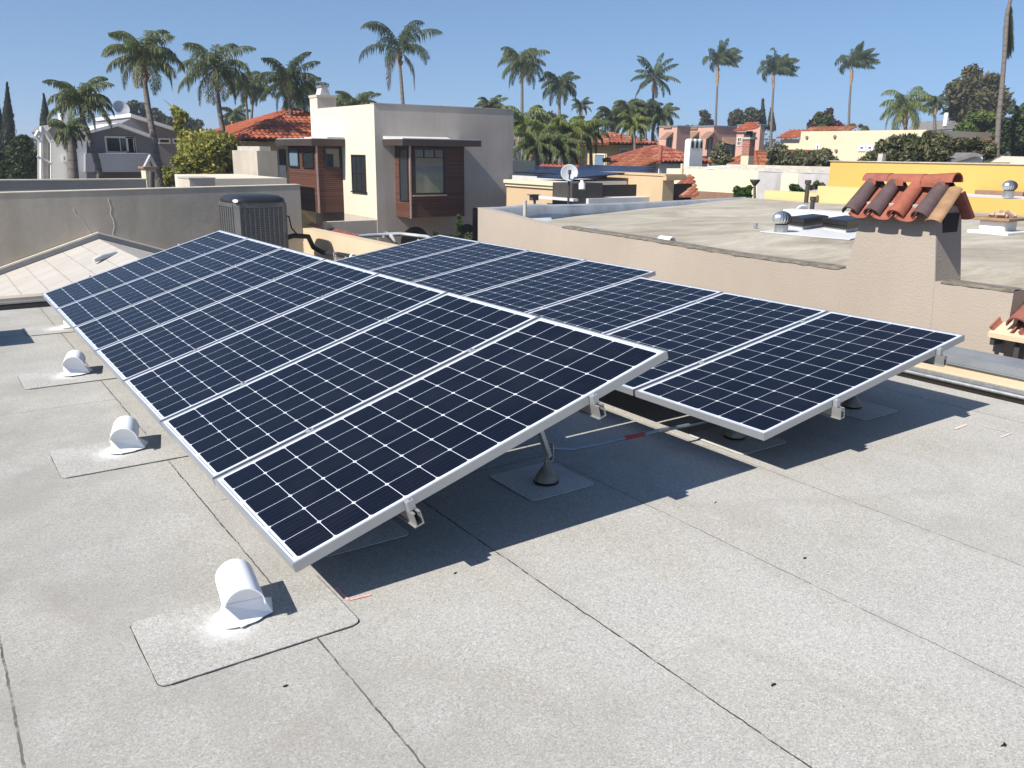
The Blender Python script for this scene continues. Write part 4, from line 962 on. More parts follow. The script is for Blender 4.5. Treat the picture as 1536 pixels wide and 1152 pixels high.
# ------------------------------------------------------------------ tile roofs and far houses
def tilefield(m, o, u, up, width, avail, pitch=.26, course=.42, nseg=4):
    """columns along u, tiles running up along 'up'; avail(s) gives the slope length at s metres along u"""
    o, u, up = V(o), V(u).normalized(), V(up).normalized(); nrm = u.cross(up).normalized()
    if nrm.z < 0: nrm = -nrm
    nc = int(width/pitch)
    for i in range(nc):
        s = (i+.5)*pitch; L = avail(s)
        if L < .15: continue
        nk = max(1, int(math.ceil(L/course)))
        for k in range(nk):
            a = k*course; b = min(L, a+course*1.05); vs = []
            for t_, lift in ((a, .035), (b, 0)):
                vs += [o+u*(s+pitch*.5*-math.cos(math.pi*j/nseg))+up*t_+nrm*(lift+pitch*.38*math.sin(math.pi*j/nseg)) for j in range(nseg+1)]
            n1 = nseg+1; m.add(vs, [(j, j+1, n1+j+1, n1+j) for j in range(nseg)], False)
            m.add(vs[:n1], [tuple(range(n1))])
def hiproof(parent, x0, x1, y0, y1, z, slope, mat, hipx=True, hipy=True, pitch=.26, ridgecap=True):
    """hip roof; ridge along the longer side"""
    w, d = x1-x0, y1-y0; run = min(w, d)/2; cs = math.cos(math.atan(slope)); m = MB()
    # -X face: columns along Y
    if d >= w: av = (lambda s: min(run, s, d-s)/cs) if hipy else (lambda s: run/cs)
    else: av = lambda s: (min(s, d-s)/cs if hipx else 0)
    tilefield(m, (x0, y0, z), (0, 1, 0), (1, 0, slope), d, av, pitch)
    if w >= d: av2 = (lambda s: min(run, s, w-s)/cs) if hipx else (lambda s: run/cs)
    else: av2 = lambda s: (min(s, w-s)/cs if hipy else 0)
    tilefield(m, (x0, y0, z), (1, 0, 0), (0, 1, slope), w, av2, pitch)
    h = run*slope
    if w >= d: r0, r1 = V((x0+(run if hipx else 0), (y0+y1)/2, z+h)), V((x1-(run if hipx else 0), (y0+y1)/2, z+h))
    else: r0, r1 = V(((x0+x1)/2, y0+(run if hipy else 0), z+h)), V(((x0+x1)/2, y1-(run if hipy else 0), z+h))
    base_ = [V((x0, y0, z)), V((x1, y0, z)), V((x1, y1, z)), V((x0, y1, z))]
    dz = V((0, 0, -.03)); vs = [p+dz for p in base_+[r0, r1]]
    if w >= d: m.add(vs, [(0, 1, 5, 4), (1, 2, 5), (2, 3, 4, 5), (3, 0, 4)])
    else: m.add(vs, [(0, 1, 4), (1, 2, 5, 4), (2, 3, 5), (3, 0, 4, 5)])
    if ridgecap:
        for a, b in ((r0, r1), (base_[0], r0), (base_[3] if w >= d else base_[1], r0), (base_[1] if w >= d else base_[3], r1)):
            if (b-a).length > .3: m.tube([a+V((0, 0, .03)), b+V((0, 0, .03))], .10, 6)
    return m.build('tile_roof', mat, parent)
def cbox(pc, yt, d, pl_, pr_):
    """footprint of a grid-aligned box whose near vertical edge is at pixel (pc, yt) at depth d"""
    c = at(pc, yt, d); return c.x, ony(pr_, yt, c.y).x if pr_ else c.x+8, c.y, onx(pl_, yt, c.x).y if pl_ is not None else c.y+8, c.z

# far left walls
def wallY(name, pa_, pb_, yt, Y, label, mat, th=.3, zb=GZ, capm='concrete'):
    a, b = ony(pa_, yt, Y), ony(pb_, yt, Y); o = empty(name, ((a.x+b.x)/2, Y, zb), label, 'wall')
    MB().box(a.x, Y, zb, b.x, Y+th, b.z).build('wall', mat, o); MB().box(a.x-.02, Y-.02, b.z+.001, b.x+.02, Y+th+.02, b.z+.03).build('coping', capm, o)
wallY('garden_wall', -60, 219, 270, 22, 'farther long stucco wall at left, before the grey house', 'w1', capm='w1top')
wallY('garden_wall', 284, 322, 268, 23.5, 'short taupe wall below the yellow bamboo', 'mid', 1.2)
lw_ = empty('low_cream_building', at(345, 270, 27), 'low cream roof wall between the bamboo and the timber bay', 'building')
x0, x1, y0, y1, zt_ = cbox(322, 268, 24.2, 300, 430)
MB().box(x0, y0, GZ, x1, y1+3, zt_).build('wall', 'crm', lw_)
bx_ = empty('stucco_box_chimney', at(385, 222, 29), 'beige stucco box chimney left of the timber bay', 'chimney')
x0, x1, y0, y1, zt_ = cbox(385, 226, 28, 348, 415)
MB().box(x0, y0, GZ, x1, y1, zt_).build('shaft', 'w1', bx_); MB().box(x0+.15, y0+.15, zt_, x1-.15, y1-.15, zt_+.14).build('cap', 'concrete', bx_)
q = ony(424, 248, 29); em = empty('electric_meter_cabinet', (q.x, 29, 0), 'grey meter cabinet beside the box chimney', 'cabinet')
a, b = ony(417, 248, 29), ony(430, 273, 29); MB().box(a.x, 29, b.z-1, b.x, 29.3, a.z).build('cabinet', 'greyl', em); MB().box(a.x+.04, 28.985, b.z+.3, a.x+.14, 28.999, a.z-.05).box(b.x-.13, 28.985, b.z+.4, b.x-.03, 28.999, a.z-.05).build('meter_label', 'dish', em)

# grey house at left
gh = empty('grey_house', at(190, 270, 46), 'grey two storey house with white trimmed gables behind the left palms', 'house')
def prY(pts, Y, dep, name, mat, parent): return MB().prism([ony(a, b, Y) for a, b in pts], (0, dep, 0)).build(name, mat, parent)
prY([(172, 190), (200, 176), (298, 207), (298, 330), (172, 330)], 47, 9, 'rear_wall', 'greyh', gh)
prY([(122, 203), (178, 189), (228, 206), (228, 330), (122, 330)], 43, 4, 'front_wall', 'greyh', gh)
prY([(196, 170), (302, 204), (302, 209), (196, 175)], 46.5, 10, 'roof_fascia', 'wallpaint', gh)
prY([(178, 184), (230, 203), (230, 208), (178, 189)], 42.4, 6, 'roof_fascia', 'wallpaint', gh)
prY([(116, 200), (178, 184), (178, 189), (116, 205)], 42.4, 6, 'roof_fascia', 'wallpaint', gh)
prY([(128, 230), (226, 230), (226, 258), (128, 258)], 41.2, 1.6, 'balcony', 'greyl', gh)
prY([(112, 205), (130, 205), (130, 330), (112, 330)], 41.4, 1.4, 'sunlit_side_pier', 'wallpaint', gh)  # white paint stands in for sunlight on the house's left face
prY([(78, 210), (112, 210), (112, 330), (78, 330)], 43, 5, 'left_wing', 'wallpaint', gh)
prY([(72, 196), (82, 186), (130, 196), (130, 203), (84, 214)], 42.8, 6, 'left_roof', 'asph', gh)
prY([(61, 205), (73, 195), (73, 330), (61, 330)], 43.5, 1.2, 'shingled_chimney', 'greys', gh)
m = MB()
for a, b in (((62, 190), (62, 275)), ((53, 205), (58, 196)), ((53, 205), (62, 214)), ((62, 190), (77, 215)), ((56, 234), (76, 245)), ((77, 215), (77, 270))):
    m.tube([ony(*a, 42.2), ony(*b, 42.2)], .07, 5)
m.build('white_trellis_posts', 'wallpaint', gh)
prY([(92, 169), (108, 169), (108, 200), (92, 200)], 45, 1, 'chimney', 'wallpaint', gh)
for a, b, c, d_, Y in ((156, 204, 204, 230, 43), (188, 205, 205, 230, 43), (237, 207, 256, 216, 47), (258, 207, 268, 216, 47), (92, 232, 101, 243, 43)):
    p, q = ony(a, b, Y), ony(c if c > a else a+12, d_, Y)
    window(gh, 'y', Y, p.x, q.x if q.x > p.x+.2 else p.x+.6, q.z, p.z, .05, fm='wallpaint', mv=(.5,) if a == 156 else (), fr=.08)
one('satellite_dish', MB().lathe([(.02, 0), (.25, .04), (.42, .13), (.44, .14)], (0, 0, 0), 18).xf(Matrix.Translation(at(181, 164, 46)) @ Matrix.Rotation(R(62), 4, (.9, .2, 0))), 'dish', 'white satellite dish on the ridge of the grey house', 'satellite dish')
pl2 = empty('brick_gate_pillar', at(226, 270, 30), 'pale pillar with terracotta cap and black cylinder before the grey house', 'pillar')
x0, x1, y0, y1, zt_ = cbox(218, 253, 30, 214, 234)
MB().box(x0, y0, GZ, x1, y1+.3, zt_).build('pillar', 'cream', pl2); MB().box(x0-.08, y0-.08, zt_, x1+.08, y1+.38, zt_+.07).build('cap', 'clay4', pl2)
MB().tube([at(227, 283, 29.5), at(227, 258, 29.5)], .11, 10).build('black_flue', 'post', pl2)
MB().prism([ony(a, b, y0+.1) for a, b in ((217, 250), (226, 232), (236, 250), (230, 250), (226, 241), (221, 250))], (0, .3, 0)).build('arched_vent', 'greyl', pl2)

# terracotta roof house behind the bay
th = empty('tile_roof_house', at(420, 215, 42), 'house with bright orange tile roof left of the modern house', 'house')
c = at(372, 209, 38)
MB().box(c.x, c.y+.5, GZ, c.x+7.5, c.y+9, c.z-.1).build('wall', 'gold', th)
hiproof(th, c.x-.4, c.x+8, c.y, c.y+9, c.z, .36, 'terra')
window(th, 'y', c.y+.5, ony(418, 225, c.y+.5).x, ony(428, 225, c.y+.5).x, c.z-1.4, c.z-.4, .04)
p = onz(436, 246, c.z-1.6)

# solar roofed beige building
sb = empty('beige_solar_building', at(850, 290, 27), 'low peach building with dark solar panels on its roof and a moulded cornice', 'building')
c1 = at(851, 277, 24); xq = c1.x
yl = onx(760, 269, xq).y
MB().box(xq, c1.y, GZ, xq+4.2, yl, c1.z-.05).build('wall', 'peach', sb)
MB().box(xq-.12, c1.y-.12, c1.z-.05, xq+.2, yl, c1.z+.05).box(xq-.06, c1.y-.06, c1.z-.14, xq-.001, yl, c1.z-.052).build('cornice', 'cream', sb)
c2 = at(995, 264, 24.5); x2 = c2.x; yl2 = onx(896, 262, x2).y
MB().box(x2, c2.y, GZ, x2+.45, yl2, c2.z).build('block_wall', 'peach', sb)
MB().box(x2-.02, c2.y-.15, c2.z-.12, x2+.8, c2.y-.001, c2.z-.0).box(x2-.03, c2.y-.12, c2.z+.001, x2+.8, yl2, c2.z+.05).build('block_cornice', 'peach', sb)
MB().box(xq+.3, c1.y-.6, GZ, x2+.2, yl2+.4, c2.z-.62).build('low_deck', 'memb', sb)
# panels on that roof
zr_ = c1.z+.03
for i in range(10):
    m = MB(); a = onz(772+i*22, 277-i*.3, zr_); 
pr0 = onz(768, 276, zr_); pr1 = onz(850, 277, zr_)
first2 = None
grp = 'solar panels on the beige building roof'
def farpanel(x, y, z, w, l, label):
    m = MB().box(0, 0, 0, w, l, .04); o = m.xf(Matrix.Translation((x, y, z))).build('far_solar_panel', 'panblue', origin=(x, y, z)); o.rotation_euler = (0, R(-4), 0); tag(o, label, 'solar panel', grp)
ZP = .93
sl_ = MB()
for k, (x, ya, nr) in enumerate(((15.7, 19.7, 1), (17.9, 20.7, 3), (20.1, 22.9, 4), (22.3, 25.2, 5))):
    for i in range(nr):
        farpanel(x, ya+i*1.68, ZP+.02*k, 2.1, 1.62, 'dark blue panel on the beige building roof, in ' + ('the column nearest its cornice', 'its second column', 'its third column', 'its rearmost right column')[k])
    sl_.box(x-.05, ya-.05, ZP-.3, x+2.15, ya+nr*1.68, ZP-.06)
sl_.build('panel_deck', 'memb', sb)
MB().box(xq+.6, c1.y-.02, GZ, xq+5, c1.y-.01, zr_-.05).build('recess_shade_sheet', 'dark', sb)  # thin dark sheet paints the shade between the peach walls
# equipment, its shadow put into the dark housing colour
eq = empty('rooftop_equipment', at(880, 300, 23.5), 'dark rooftop equipment box between the peach walls', 'equipment')
a = at(858, 300, 23.6); MB().box(a.x, a.y, a.z-1.0, a.x+1.1, a.y+.9, a.z+.45).build('housing', 'post', eq); MB().box(a.x-.2, a.y-.3, a.z-.02, a.x-.02, a.y+1.4, a.z+.05).build('tray', 'memb', eq)
MB().tube([at(873, 280, 23.3), at(873, 271, 23.3)], .05, 8).tube([at(873, 284, 23.3), at(873, 275, 23.3)], .09, 8).build('white_cylinder', 'wallpaint', eq)
# dishes
def dish(p, r, face, mastlen, label, mat='dish'):
    o = empty('satellite_dish', V(p)-V((0, 0, mastlen)), label, 'satellite dish'); f = V(face).normalized(); q = V((0, 0, 1)).rotation_difference(f).to_matrix().to_4x4()
    T = Matrix.Translation(p) @ q
    MB().lathe([(.001, 0), (r*.5, r*.06), (r*.85, r*.18), (r, r*.25), (r*1.01, r*.24), (r*.85, r*.15), (r*.5, r*.03), (.001, -.02)], (0, 0, 0), 24).xf(T).build('reflector', mat, o)
    a = T @ V((0, r*.9, .1)); a2 = V(p)+f*r*1.1+V((0, 0, -r*.5)); MB().tube([V(p)-V((0, 0, r*.9)), a2], .018, 6).tube([a2, a2+V((0, 0, .12))], .04, 8).build('feed_arm', 'post', o)
    MB().tube([V(p)-f*.05, V(p)-f*.12-V((0, 0, mastlen*.3)), V(p)-f*.12-V((0, 0, mastlen))], .03, 8).build('mast', 'post' if mat == 'dish' else 'wallpaint', o)
dish(at(854, 260, 22), .225, (-.55, -.75, .35), 1.0, 'pale grey satellite dish in front of the dark solar panels')
dish(at(1197, 243, 40), .27, (-.3, -.8, .35), .9, 'small white satellite dish on the far pale yellow wall', 'wallpaint')
lm = empty('wall_lamp', at(800, 303, 23.4), 'dark floodlight on a post before the peach wall', 'lamp')
MB().tube([at(802, 312, 23.4), at(802, 300, 23.4)], .035, 8).build('post', 'post', lm); q = at(801, 296, 23.4); MB().box(q.x-.1, q.y-.08, q.z-.08, q.x+.1, q.y+.08, q.z+.06).box(q.x-.16, q.y-.12, q.z+.061, q.x+.12, q.y+.12, q.z+.08).build('lamp_head', 'post', lm)
lm = empty('yard_lamp', at(1132, 280, 27), 'dark flared lamp on a thin post before the pale yellow wall', 'lamp')
MB().tube([at(1132, 300, 27), at(1132, 276, 27)], .04, 8).build('post', 'post', lm); q = at(1132, 276, 27); MB().lathe([(.05, -.05), (.16, .10), (.16, .14), (.001, .14)], q, 12).build('lamp_head', 'post', lm)

# pale yellow long wall building
ly = empty('long_cream_building', at(1060, 280, 34), 'long low pale yellow building with patched grey plaster at its right end', 'building')
c = at(1245, 262, 27.5); X_ = c.x; ya = onx(1000, 254, X_).y
zz = onx(1060, 254.5, X_).z; y_a = onx(1138, 256, X_).y; y_b = onx(1173, 257, X_).y; y_c = onx(1198, 258, X_).y
MB().box(X_, y_a, GZ, X_+6, ya, zz).box(X_, y_c, GZ, X_+6, y_b, zz-.02).build('wall', 'creamp', ly)
MB().box(X_+.01, y_b, GZ, X_+6, y_a, zz-.03).box(X_+.01, c.y, GZ, X_+6, y_c, zz-.03).build('patched_wall', 'graywall', ly)
MB().box(X_+.3, c.y, zz-.01, X_+.5, ya-.5, zz+.10).box(X_+2.3, c.y, zz, X_+2.5, ya-1, zz+.18).build('roof_edge', 'concrete', ly)
MB().lathe([(.75, 0), (.6, .1), (.001, .14)], (X_+1.0, onx(1085, 254, X_+1).y, zz+.02), 16).build('roof_dome', 'memb', ly)
MB().tube([V((X_-.05, onx(1024, 255, X_).y, zz-3)), V((X_-.05, onx(1024, 255, X_).y, zz+.2))], .06, 6).build('downpipe', 'cream', ly)
# breeze block wall strip
bb = MB(); a = onx(1100, 290, X_-.4); 
one('breeze_block_wall', MB().box(X_-.35, onx(1100, 290, X_-.35).y, GZ, X_-.2, onx(1036, 290, X_-.35).y, a.z), 'brs', 'low patterned block wall below the pale yellow building', 'wall')
m = MB()
for i in range(9):
    yy = onx(1045+i*6.2, 294, X_-.37).y; m.tube([V((X_-.37, yy, a.z-.12)), V((X_-.37, yy, a.z+.26))], .11, 6)
m.build('pale_blocks', 'wallpaint', D.objects['breeze_block_wall']) if False else None

# hip roofed white house
hh = empty('hipped_white_house', at(990, 245, 40), 'white house under a low brown red hip tile roof', 'house')
c = at(989, 244, 38); x1_ = ony(1034, 244, c.y).x; yb_ = onx(904, 242, c.x).y
hiproof(hh, c.x, c.x+3.3, c.y, yb_, c.z, .40, 'terrab', pitch=.24)
MB().box(c.x+.25, c.y+.25, GZ, c.x+3.0, yb_-.25, c.z-.04).build('wall', 'whitew', hh)
tf = MB(); a = onx(905, 249, c.x-1.2); b = onx(953, 252, c.x-1.2); tilefield(tf, (c.x-1.2, b.y, b.z-.1), (0, 1, 0), (1, 0, .3), a.y-b.y, lambda s: 1.6, .3); tf.build('lean_to_roof', 'terrao', hh)
# tile slope right of peach block
tp_ = empty('tiled_lean_to', at(1015, 285, 28), 'sloping red tile lean-to right of the peach block', 'roof')
m = MB(); c = at(1046, 297, 26); e = onx(995, 283, c.x)
pq = [at(1044, 297, 26), at(1000, 284, 26.3), at(1000, 296, 26.1)]
tilefield(m, at(1043, 297.5, 26), (at(995, 298, 27.2)-at(1043, 297.5, 26)), (at(1008, 272, 28.4)-at(1043, 297.5, 26)) if False else V((.75, .2, .36)), 1.6, lambda s: min(1.6, s*1.2+.15), .24); m.build('tiles', 'terrab', tp_)
MB().prism([at(1043, 299, 26.1), at(995, 299, 27.3), at(995, 300, 27.3)], (1.2, .3, -.1)).build('underside', 'brs', tp_)

# white chimney with three arches
wc = empty('arched_white_chimney', at(1042, 250, 36), 'white stucco chimney with three small dark arches', 'chimney')
x0, x1, y0, y1, zt_ = cbox(1036, 208, 36, 1028, 1056)
zb_ = ony(1040, 254, y0).z
pts = [V((x0, y0, zb_-2)), V((x1, y0, zb_-2)), V((x1, y0, zb_)), V((x1-.05, y0, zt_-.15))]
for k in range(3):
    cx_ = x0+(x1-x0)*(5-2*k)/6; rr = (x1-x0)/6.2
    pts += [V((cx_+rr*math.cos(math.pi*j/6), y0, zt_-.12+rr*.9*math.sin(math.pi*j/6))) for j in range(7)]
pts += [V((x0, y0, zb_))]
MB().prism(pts, (0, min(1.2, y1-y0), 0)).build('shaft', 'wallpaint', wc)
for k in range(3):
    cx_ = x0+(x1-x0)*(2*k+1)/6; w2 = .065
    MB().prism([V((cx_-w2, y0-.012, zt_-.38)), V((cx_+w2, y0-.012, zt_-.38)), V((cx_+w2, y0-.012, zt_-.16)), V((cx_, y0-.012, zt_-.07)), V((cx_-w2, y0-.012, zt_-.16))], (0, .01, 0)).build('slot_shade_panel', 'dark', wc)  # thin dark panel paints the shade of each small arch
# brick chimney + roofs
bc = empty('brick_chimney', at(1122, 250, 40), 'red brick chimney on a cream base with a clay topped cowl', 'chimney')
x0, x1, y0, y1, zt_ = cbox(1125, 209, 40, 1114, 1133)
zs = ony(1125, 234, y0).z; zb_ = ony(1125, 252, y0).z
y1 = min(y1, y0+1.2)
MB().box(x0, y0, zs, x1, y1, zt_).build('brick_shaft', 'brick', bc); MB().box(x0-.01, y0-.01, GZ, x1+.01, y1+.01, zs).build('base', 'cream', bc)
MB().box(x0-.06, y0-.06, zt_, x1+.06, y1+.06, zt_+.10).build('crown_slab', 'concrete', bc)
MB().box(x0+.1, y0+.1, zt_+.1, x1-.1, y1-.1, zt_+.38).build('cowl_box', 'dark', bc)
m = MB(); tilefield(m, (x0-.1, y0-.15, zt_+.38), (0, 1, 0), (1, 0, .3), y1-y0+.3, lambda s: (x1-x0+.2), .24); m.build('cowl_tiles', 'terra', bc)
for pc, yt, d_, pl_, L_, sl, mt, lab in ((1136, 251, 42, 1072, 4.2, .5, 'terrao', 'orange brown tile roof left of the brick chimney'), (1182, 246, 46, 1130, 5.0, .55, 'terrao', 'orange brown tile roof behind the shrub, right of the brick chimney')):
    o = empty('tiled_roof_house', at(pc, yt, d_), lab, 'house'); c = at(pc, yt, d_); ye = onx(pl_, yt, c.x).y
    hiproof(o, c.x, c.x+L_, c.y, ye, c.z, sl, mt, pitch=.26); MB().box(c.x+.3, c.y+.3, GZ, c.x+L_-.3, ye-.3, c.z-.05).build('wall', 'whitew', o)
# pink building
pk = empty('pink_flat_building', at(1070, 215, 75), 'long rose pink flat roofed building with small brown awnings', 'building')
c = at(1052, 192, 70); yl_ = onx(988, 188, c.x).y; xr_ = ony(1155, 190, c.y).x
segs = [(988, 1016, 188, 70), (1034, 1070, 189, 73), (1080, 1083, 191, 72)]
Yp = c.y
def pkbox(pc, yt, pl__, pr__, d_):
    x0, x1, y0, y1, z = cbox(pc, yt, d_, pl__, pr__); MB().box(x0, y0, GZ, x1, y1, z).build('wall', 'rose', pk); return x0, x1, y0, y1, z
bxs = [pkbox(1016, 190, 989, 1036, 66), pkbox(1071, 190, 1032, 1110, 68), pkbox(1141, 188, 1106, 1148, 66), pkbox(1116, 200, 1105, 1134, 62)]
for (pc, pw_, yt, bxi) in ((1000, 10, 205, 0), (1037, 12, 204, 1), (1060, 12, 204, 1)):
    X__ = bxs[bxi][0]; a, b = onx(pc, yt, X__), onx(pc+pw_, yt, X__)
    m = MB().prism([V((X__, b.y, a.z+.35)), V((X__, b.y, a.z)), V((X__-.9, b.y, a.z-.25))], (0, a.y-b.y, 0)); m.build('awning', 'brs', pk)
    window(pk, 'x', X__, b.y+.2, a.y-.2, a.z-1.6, a.z-.1, .05)
a = ony(1083, 205, bxs[1][2]); MB().prism([V((a.x, bxs[1][2], a.z)), V((a.x, bxs[1][2], a.z-.4)), V((a.x, bxs[1][2]-1, a.z-.6))], (1.6, 0, 0)).build('awning', 'brs', pk)
window(pk, 'y', bxs[1][2], a.x+.1, a.x+1.5, a.z-2.2, a.z-.6, .05)
X__ = bxs[3][0]; a = onx(1110, 208, X__); window(pk, 'x', X__, bxs[3][2]+.15, bxs[3][2]+.55, a.z-.5, a.z+.1, .06, fm='wallpaint', mv=(.5,), mh_=(.5,))
m = MB()
for b_ in bxs: m.box(b_[0]-.06, b_[2]-.06, b_[4], b_[1], b_[3], b_[4]+.10)
m.build('roof_edge', 'galv', pk)
for (a0, a1, y_, bxi) in ((1035, 1047, 193, 1), (996, 1008, 191, 0)):
    X__ = bxs[bxi][0]; a, b = onx(a0, y_, X__), onx(a1, y_, X__); MB().box(X__-.1, b.y, a.z-.08, X__, a.y, a.z+.1).build('brown_ledge', 'brs', pk)
m = MB(); X__, zz_ = bxs[3][0], bxs[3][4]; tilefield(m, (X__-.2, bxs[3][2]-.3, zz_+.1), (0, 1, 0), (1, 0, .45), bxs[3][3]-bxs[3][2]+.6, lambda s: 1.6, .3); m.build('tile_roof', 'terra', pk)
# cream building right
cr = empty('large_cream_house', at(1270, 215, 52), 'large cream stucco house with flat parapet behind the shrub', 'house')
c = at(1390, 196, 46); X_ = c.x; yl_ = onx(1202, 194, X_).y
MB().box(X_, c.y, GZ, X_+8, yl_, c.z+.05).build('wall', 'cream', cr)
ylb = onx(1171, 209, X_).y; z2 = onx(1190, 209, X_).z
MB().box(X_, yl_, GZ, X_+6, ylb, z2).build('low_wall', 'cream', cr)
m = MB(); tilefield(m, (X_-.3, yl_+.02, z2+.02), (0, 1, 0), (1, 0, .4), ylb-yl_+.3, lambda s: 1.3, .32); m.build('tile_roof', 'terra', cr)
m = MB(); ya_, yb2 = onx(1285, 192, X_+1).y, onx(1212, 192, X_+1).y; tilefield(m, (X_+.4, ya_, c.z+.06), (0, 1, 0), (1, 0, .3), yb2-ya_, lambda s: .7, .32); m.build('tile_ridge', 'terrao', cr)
for pc, yt, wpx, hpx in ((1224, 216, 6, 13), (1289, 217, 9, 10), (1301, 217, 9, 10)):
    a, b = onx(pc, yt, X_), onx(pc+wpx, yt+hpx, X_); window(cr, 'x', X_, b.y, a.y, b.z, a.z, .06, fm='wallpaint', gm='blueg' if pc > 1250 else 'glassd', mh_=(.5,) if pc < 1250 else (), fr=.12)
for pc, yt in ((1211, 206), (1253, 205), (1255, 226)):
    q = onx(pc, yt, X_); MB().tube([q+V((-.1, 0, 0)), q], .09, 8).build('drain_spout', 'brs', cr)
# gold house behind palms
go = empty('golden_house', at(890, 215, 52), 'golden stucco house with red tile roof behind the leafy palms', 'house')
x0, x1, y0, y1, zt_ = cbox(911, 214, 46, 882, 965)
MB().box(x0, y0, GZ, x1, y1, zt_-.1).build('wall', 'gold', go)
MB().box(x0-.8, y0+1.5, GZ, x0-.001, y1+1.2, zt_-1.5).build('low_wing', 'gold', go)
hiproof(go, x0-.5, x1+.6, y0-.6, y1+4, zt_-.08, .30, 'terrab', pitch=.3)
a = ony(935, 220, y0); window(go, 'y', y0, a.x-.3, a.x+.35, a.z-1.7, a.z-.1, .05, fm='wallpaint')
a = onx(897, 245, x0-.8); window(go, 'x', x0-.8, a.y-.6, a.y+.3, a.z-.9, a.z+.5, .05, fm='wallpaint', gm='blueg')
q = at(861, 205, 50); MB().box(q.x-.5, q.y-.5, GZ, q.x+.5, q.y+.5, q.z+.25).box(q.x-.3, q.y-.3, q.z+.25, q.x+.3, q.y+.3, q.z+.5).build('chimney', 'cream', go)
q = at(780, 245, 33); bh_ = empty('brick_tile_outbuilding', q, 'low outbuilding with red tiles glimpsed under the leafy palms', 'building')
x0, x1, y0, y1, zt_ = cbox(783, 241, 32, 768, 788); MB().box(x0-1, y0, GZ, x0+.6, y0+3, zt_).build('wall', 'cream', bh_)
m = MB(); c = at(835, 262, 33); tilefield(m, (c.x, c.y, c.z-.3), (0, 1, 0), (1, 0, .5), 2.6, lambda s: 1.3, .28); m.build('tile_roof', 'terra', bh_)
# right tile roof house, grey gable, awnings
rh_ = empty('shaded_tile_house', at(1460, 210, 48), 'small house with orange tile roof half hidden by the magnolia', 'house')
x0, x1, y0, y1, zt_ = cbox(1448, 210, 48, 1418, 1491); hiproof(rh_, x0, x1, y0, y0+7, zt_-.1, .22, 'terra', pitch=.32); MB().box(x0+.5, y0+.6, GZ, x1-.4, y0+6.5, zt_-.12).build('wall', 'greys', rh_)
a = ony(1470, 216, y0+.6); window(rh_, 'y', y0+.6, a.x-.6, a.x+.6, a.z-.5, a.z+.1, .05, mv=(.5,))
fg = empty('grey_gable_dormer', at(1455, 240, 33), 'grey shingled gable with white end wall above the yellow wall', 'roof')
MB().prism([at(1430, 245, 32), at(1461, 235, 32), at(1474, 236, 32), at(1476, 262, 32), at(1430, 262, 32)], (.5, 3.0, 0)).build('gable_wall', 'wallpaint', fg)
MB().prism([at(1414, 243, 31.8), at(1462, 229, 31.8), at(1474, 232, 31.8), at(1474, 235.5, 31.8), at(1461, 234.8, 31.8), at(1430, 244.5, 31.8)], (.6, 3.4, 0)).build('shingles', 'asph', fg)
fr_ = empty('pale_flat_canopy', at(1500, 238, 33), 'pale sloping canopy roof at the right edge above the yellow wall', 'roof')
MB().prism([at(1486, 243, 30), at(1536, 245, 29.5), at(1570, 245, 29), at(1570, 236, 33), at(1503, 234, 34)], (0, 0, -.15)).build('canopy', 'crm', fr_)
gs = empty('grey_roof_house', at(1440, 185, 90), 'distant grey shingled roof right of the far palms', 'house')
MB().prism([at(1416, 194, 90), at(1425, 180, 90), at(1450, 181, 90), at(1460, 194, 90)], (3, 6, 0)).build('roof', 'asph', gs)
pf_ = at(1417, 190, 60); one('white_flue', MB().tube([pf_, at(1420, 170, 60)], .15, 8), 'wallpaint', 'leaning white flue pipe above the magnolia', 'flue')

# distant tree masses to the horizon (a continuous far wood)
rnd = random.Random(77); m = MB(); blobs = []
for i in range(150):
    px_ = -80+i*11.5; d_ = rnd.uniform(150, 230); yt = rnd.uniform(197, 206); q = at(px_, yt, d_); r_ = rnd.uniform(3.2, 5.5); blobs.append((V((q.x, q.y, q.z-r_)), r_)); blobs.append((V((q.x, q.y, q.z-r_*2.4)), r_*1.2))
leafcloud(m, blobs, 26000, .9, rnd); w_ = m.build('distant_trees', 'olive'); stuff(w_, 'far dark green wood along the horizon behind the houses', 'woodland')

# ================================================================== vegetation
cypress(14, 126, 270, 36, 55, 'tall dark cypress near the left edge, second from the left', 1, lean=-3)
cypress(-4, 146, 270, 44, 55, 'tall dark cypress cut by the left edge', 2)
cypress(71, 143, 230, 30, 60, 'slim dark cypress behind the roof of the grey house', 3, lean=-5, n=1600)
tree('dense_shrub_tree', 38, 198, 300, 62, 40, 'bush', 'dense dark green tree at left between cypresses and grey house', n=5200, size=.16, seed=4, nb=26)
tree('dense_shrub_tree', -8, 205, 300, 40, 42, 'olive', 'dark shrubby tree at the very left edge below the cypresses', n=2500, size=.16, seed=5, nb=14)
tree('bamboo_clump', 316, 180, 292, 104, 31, 'bamb', 'big yellow green bamboo clump above the left wall', 'bamboo', n=7500, size=.13, seed=6, nb=34)
tree('bamboo_clump', 262, 238, 300, 34, 30, 'bamb', 'small low yellow green clump left of the big bamboo', 'bamboo', n=2200, size=.12, seed=7, nb=14)
bs = empty('bamboo_stalk', at(280, 240, 31.5), 'tall arching yellow green bamboo stem above the clump', 'bamboo')
bp = [at(285, 245, 31.5), at(280, 215, 31.5), at(277, 195, 31.5), at(271, 175, 31.5), at(262, 163, 31.5), at(246, 150, 31.5)]; MB().tube(bp, [.05, .045, .04, .03, .02, .008], 6).build('stem', 'lime', bs)
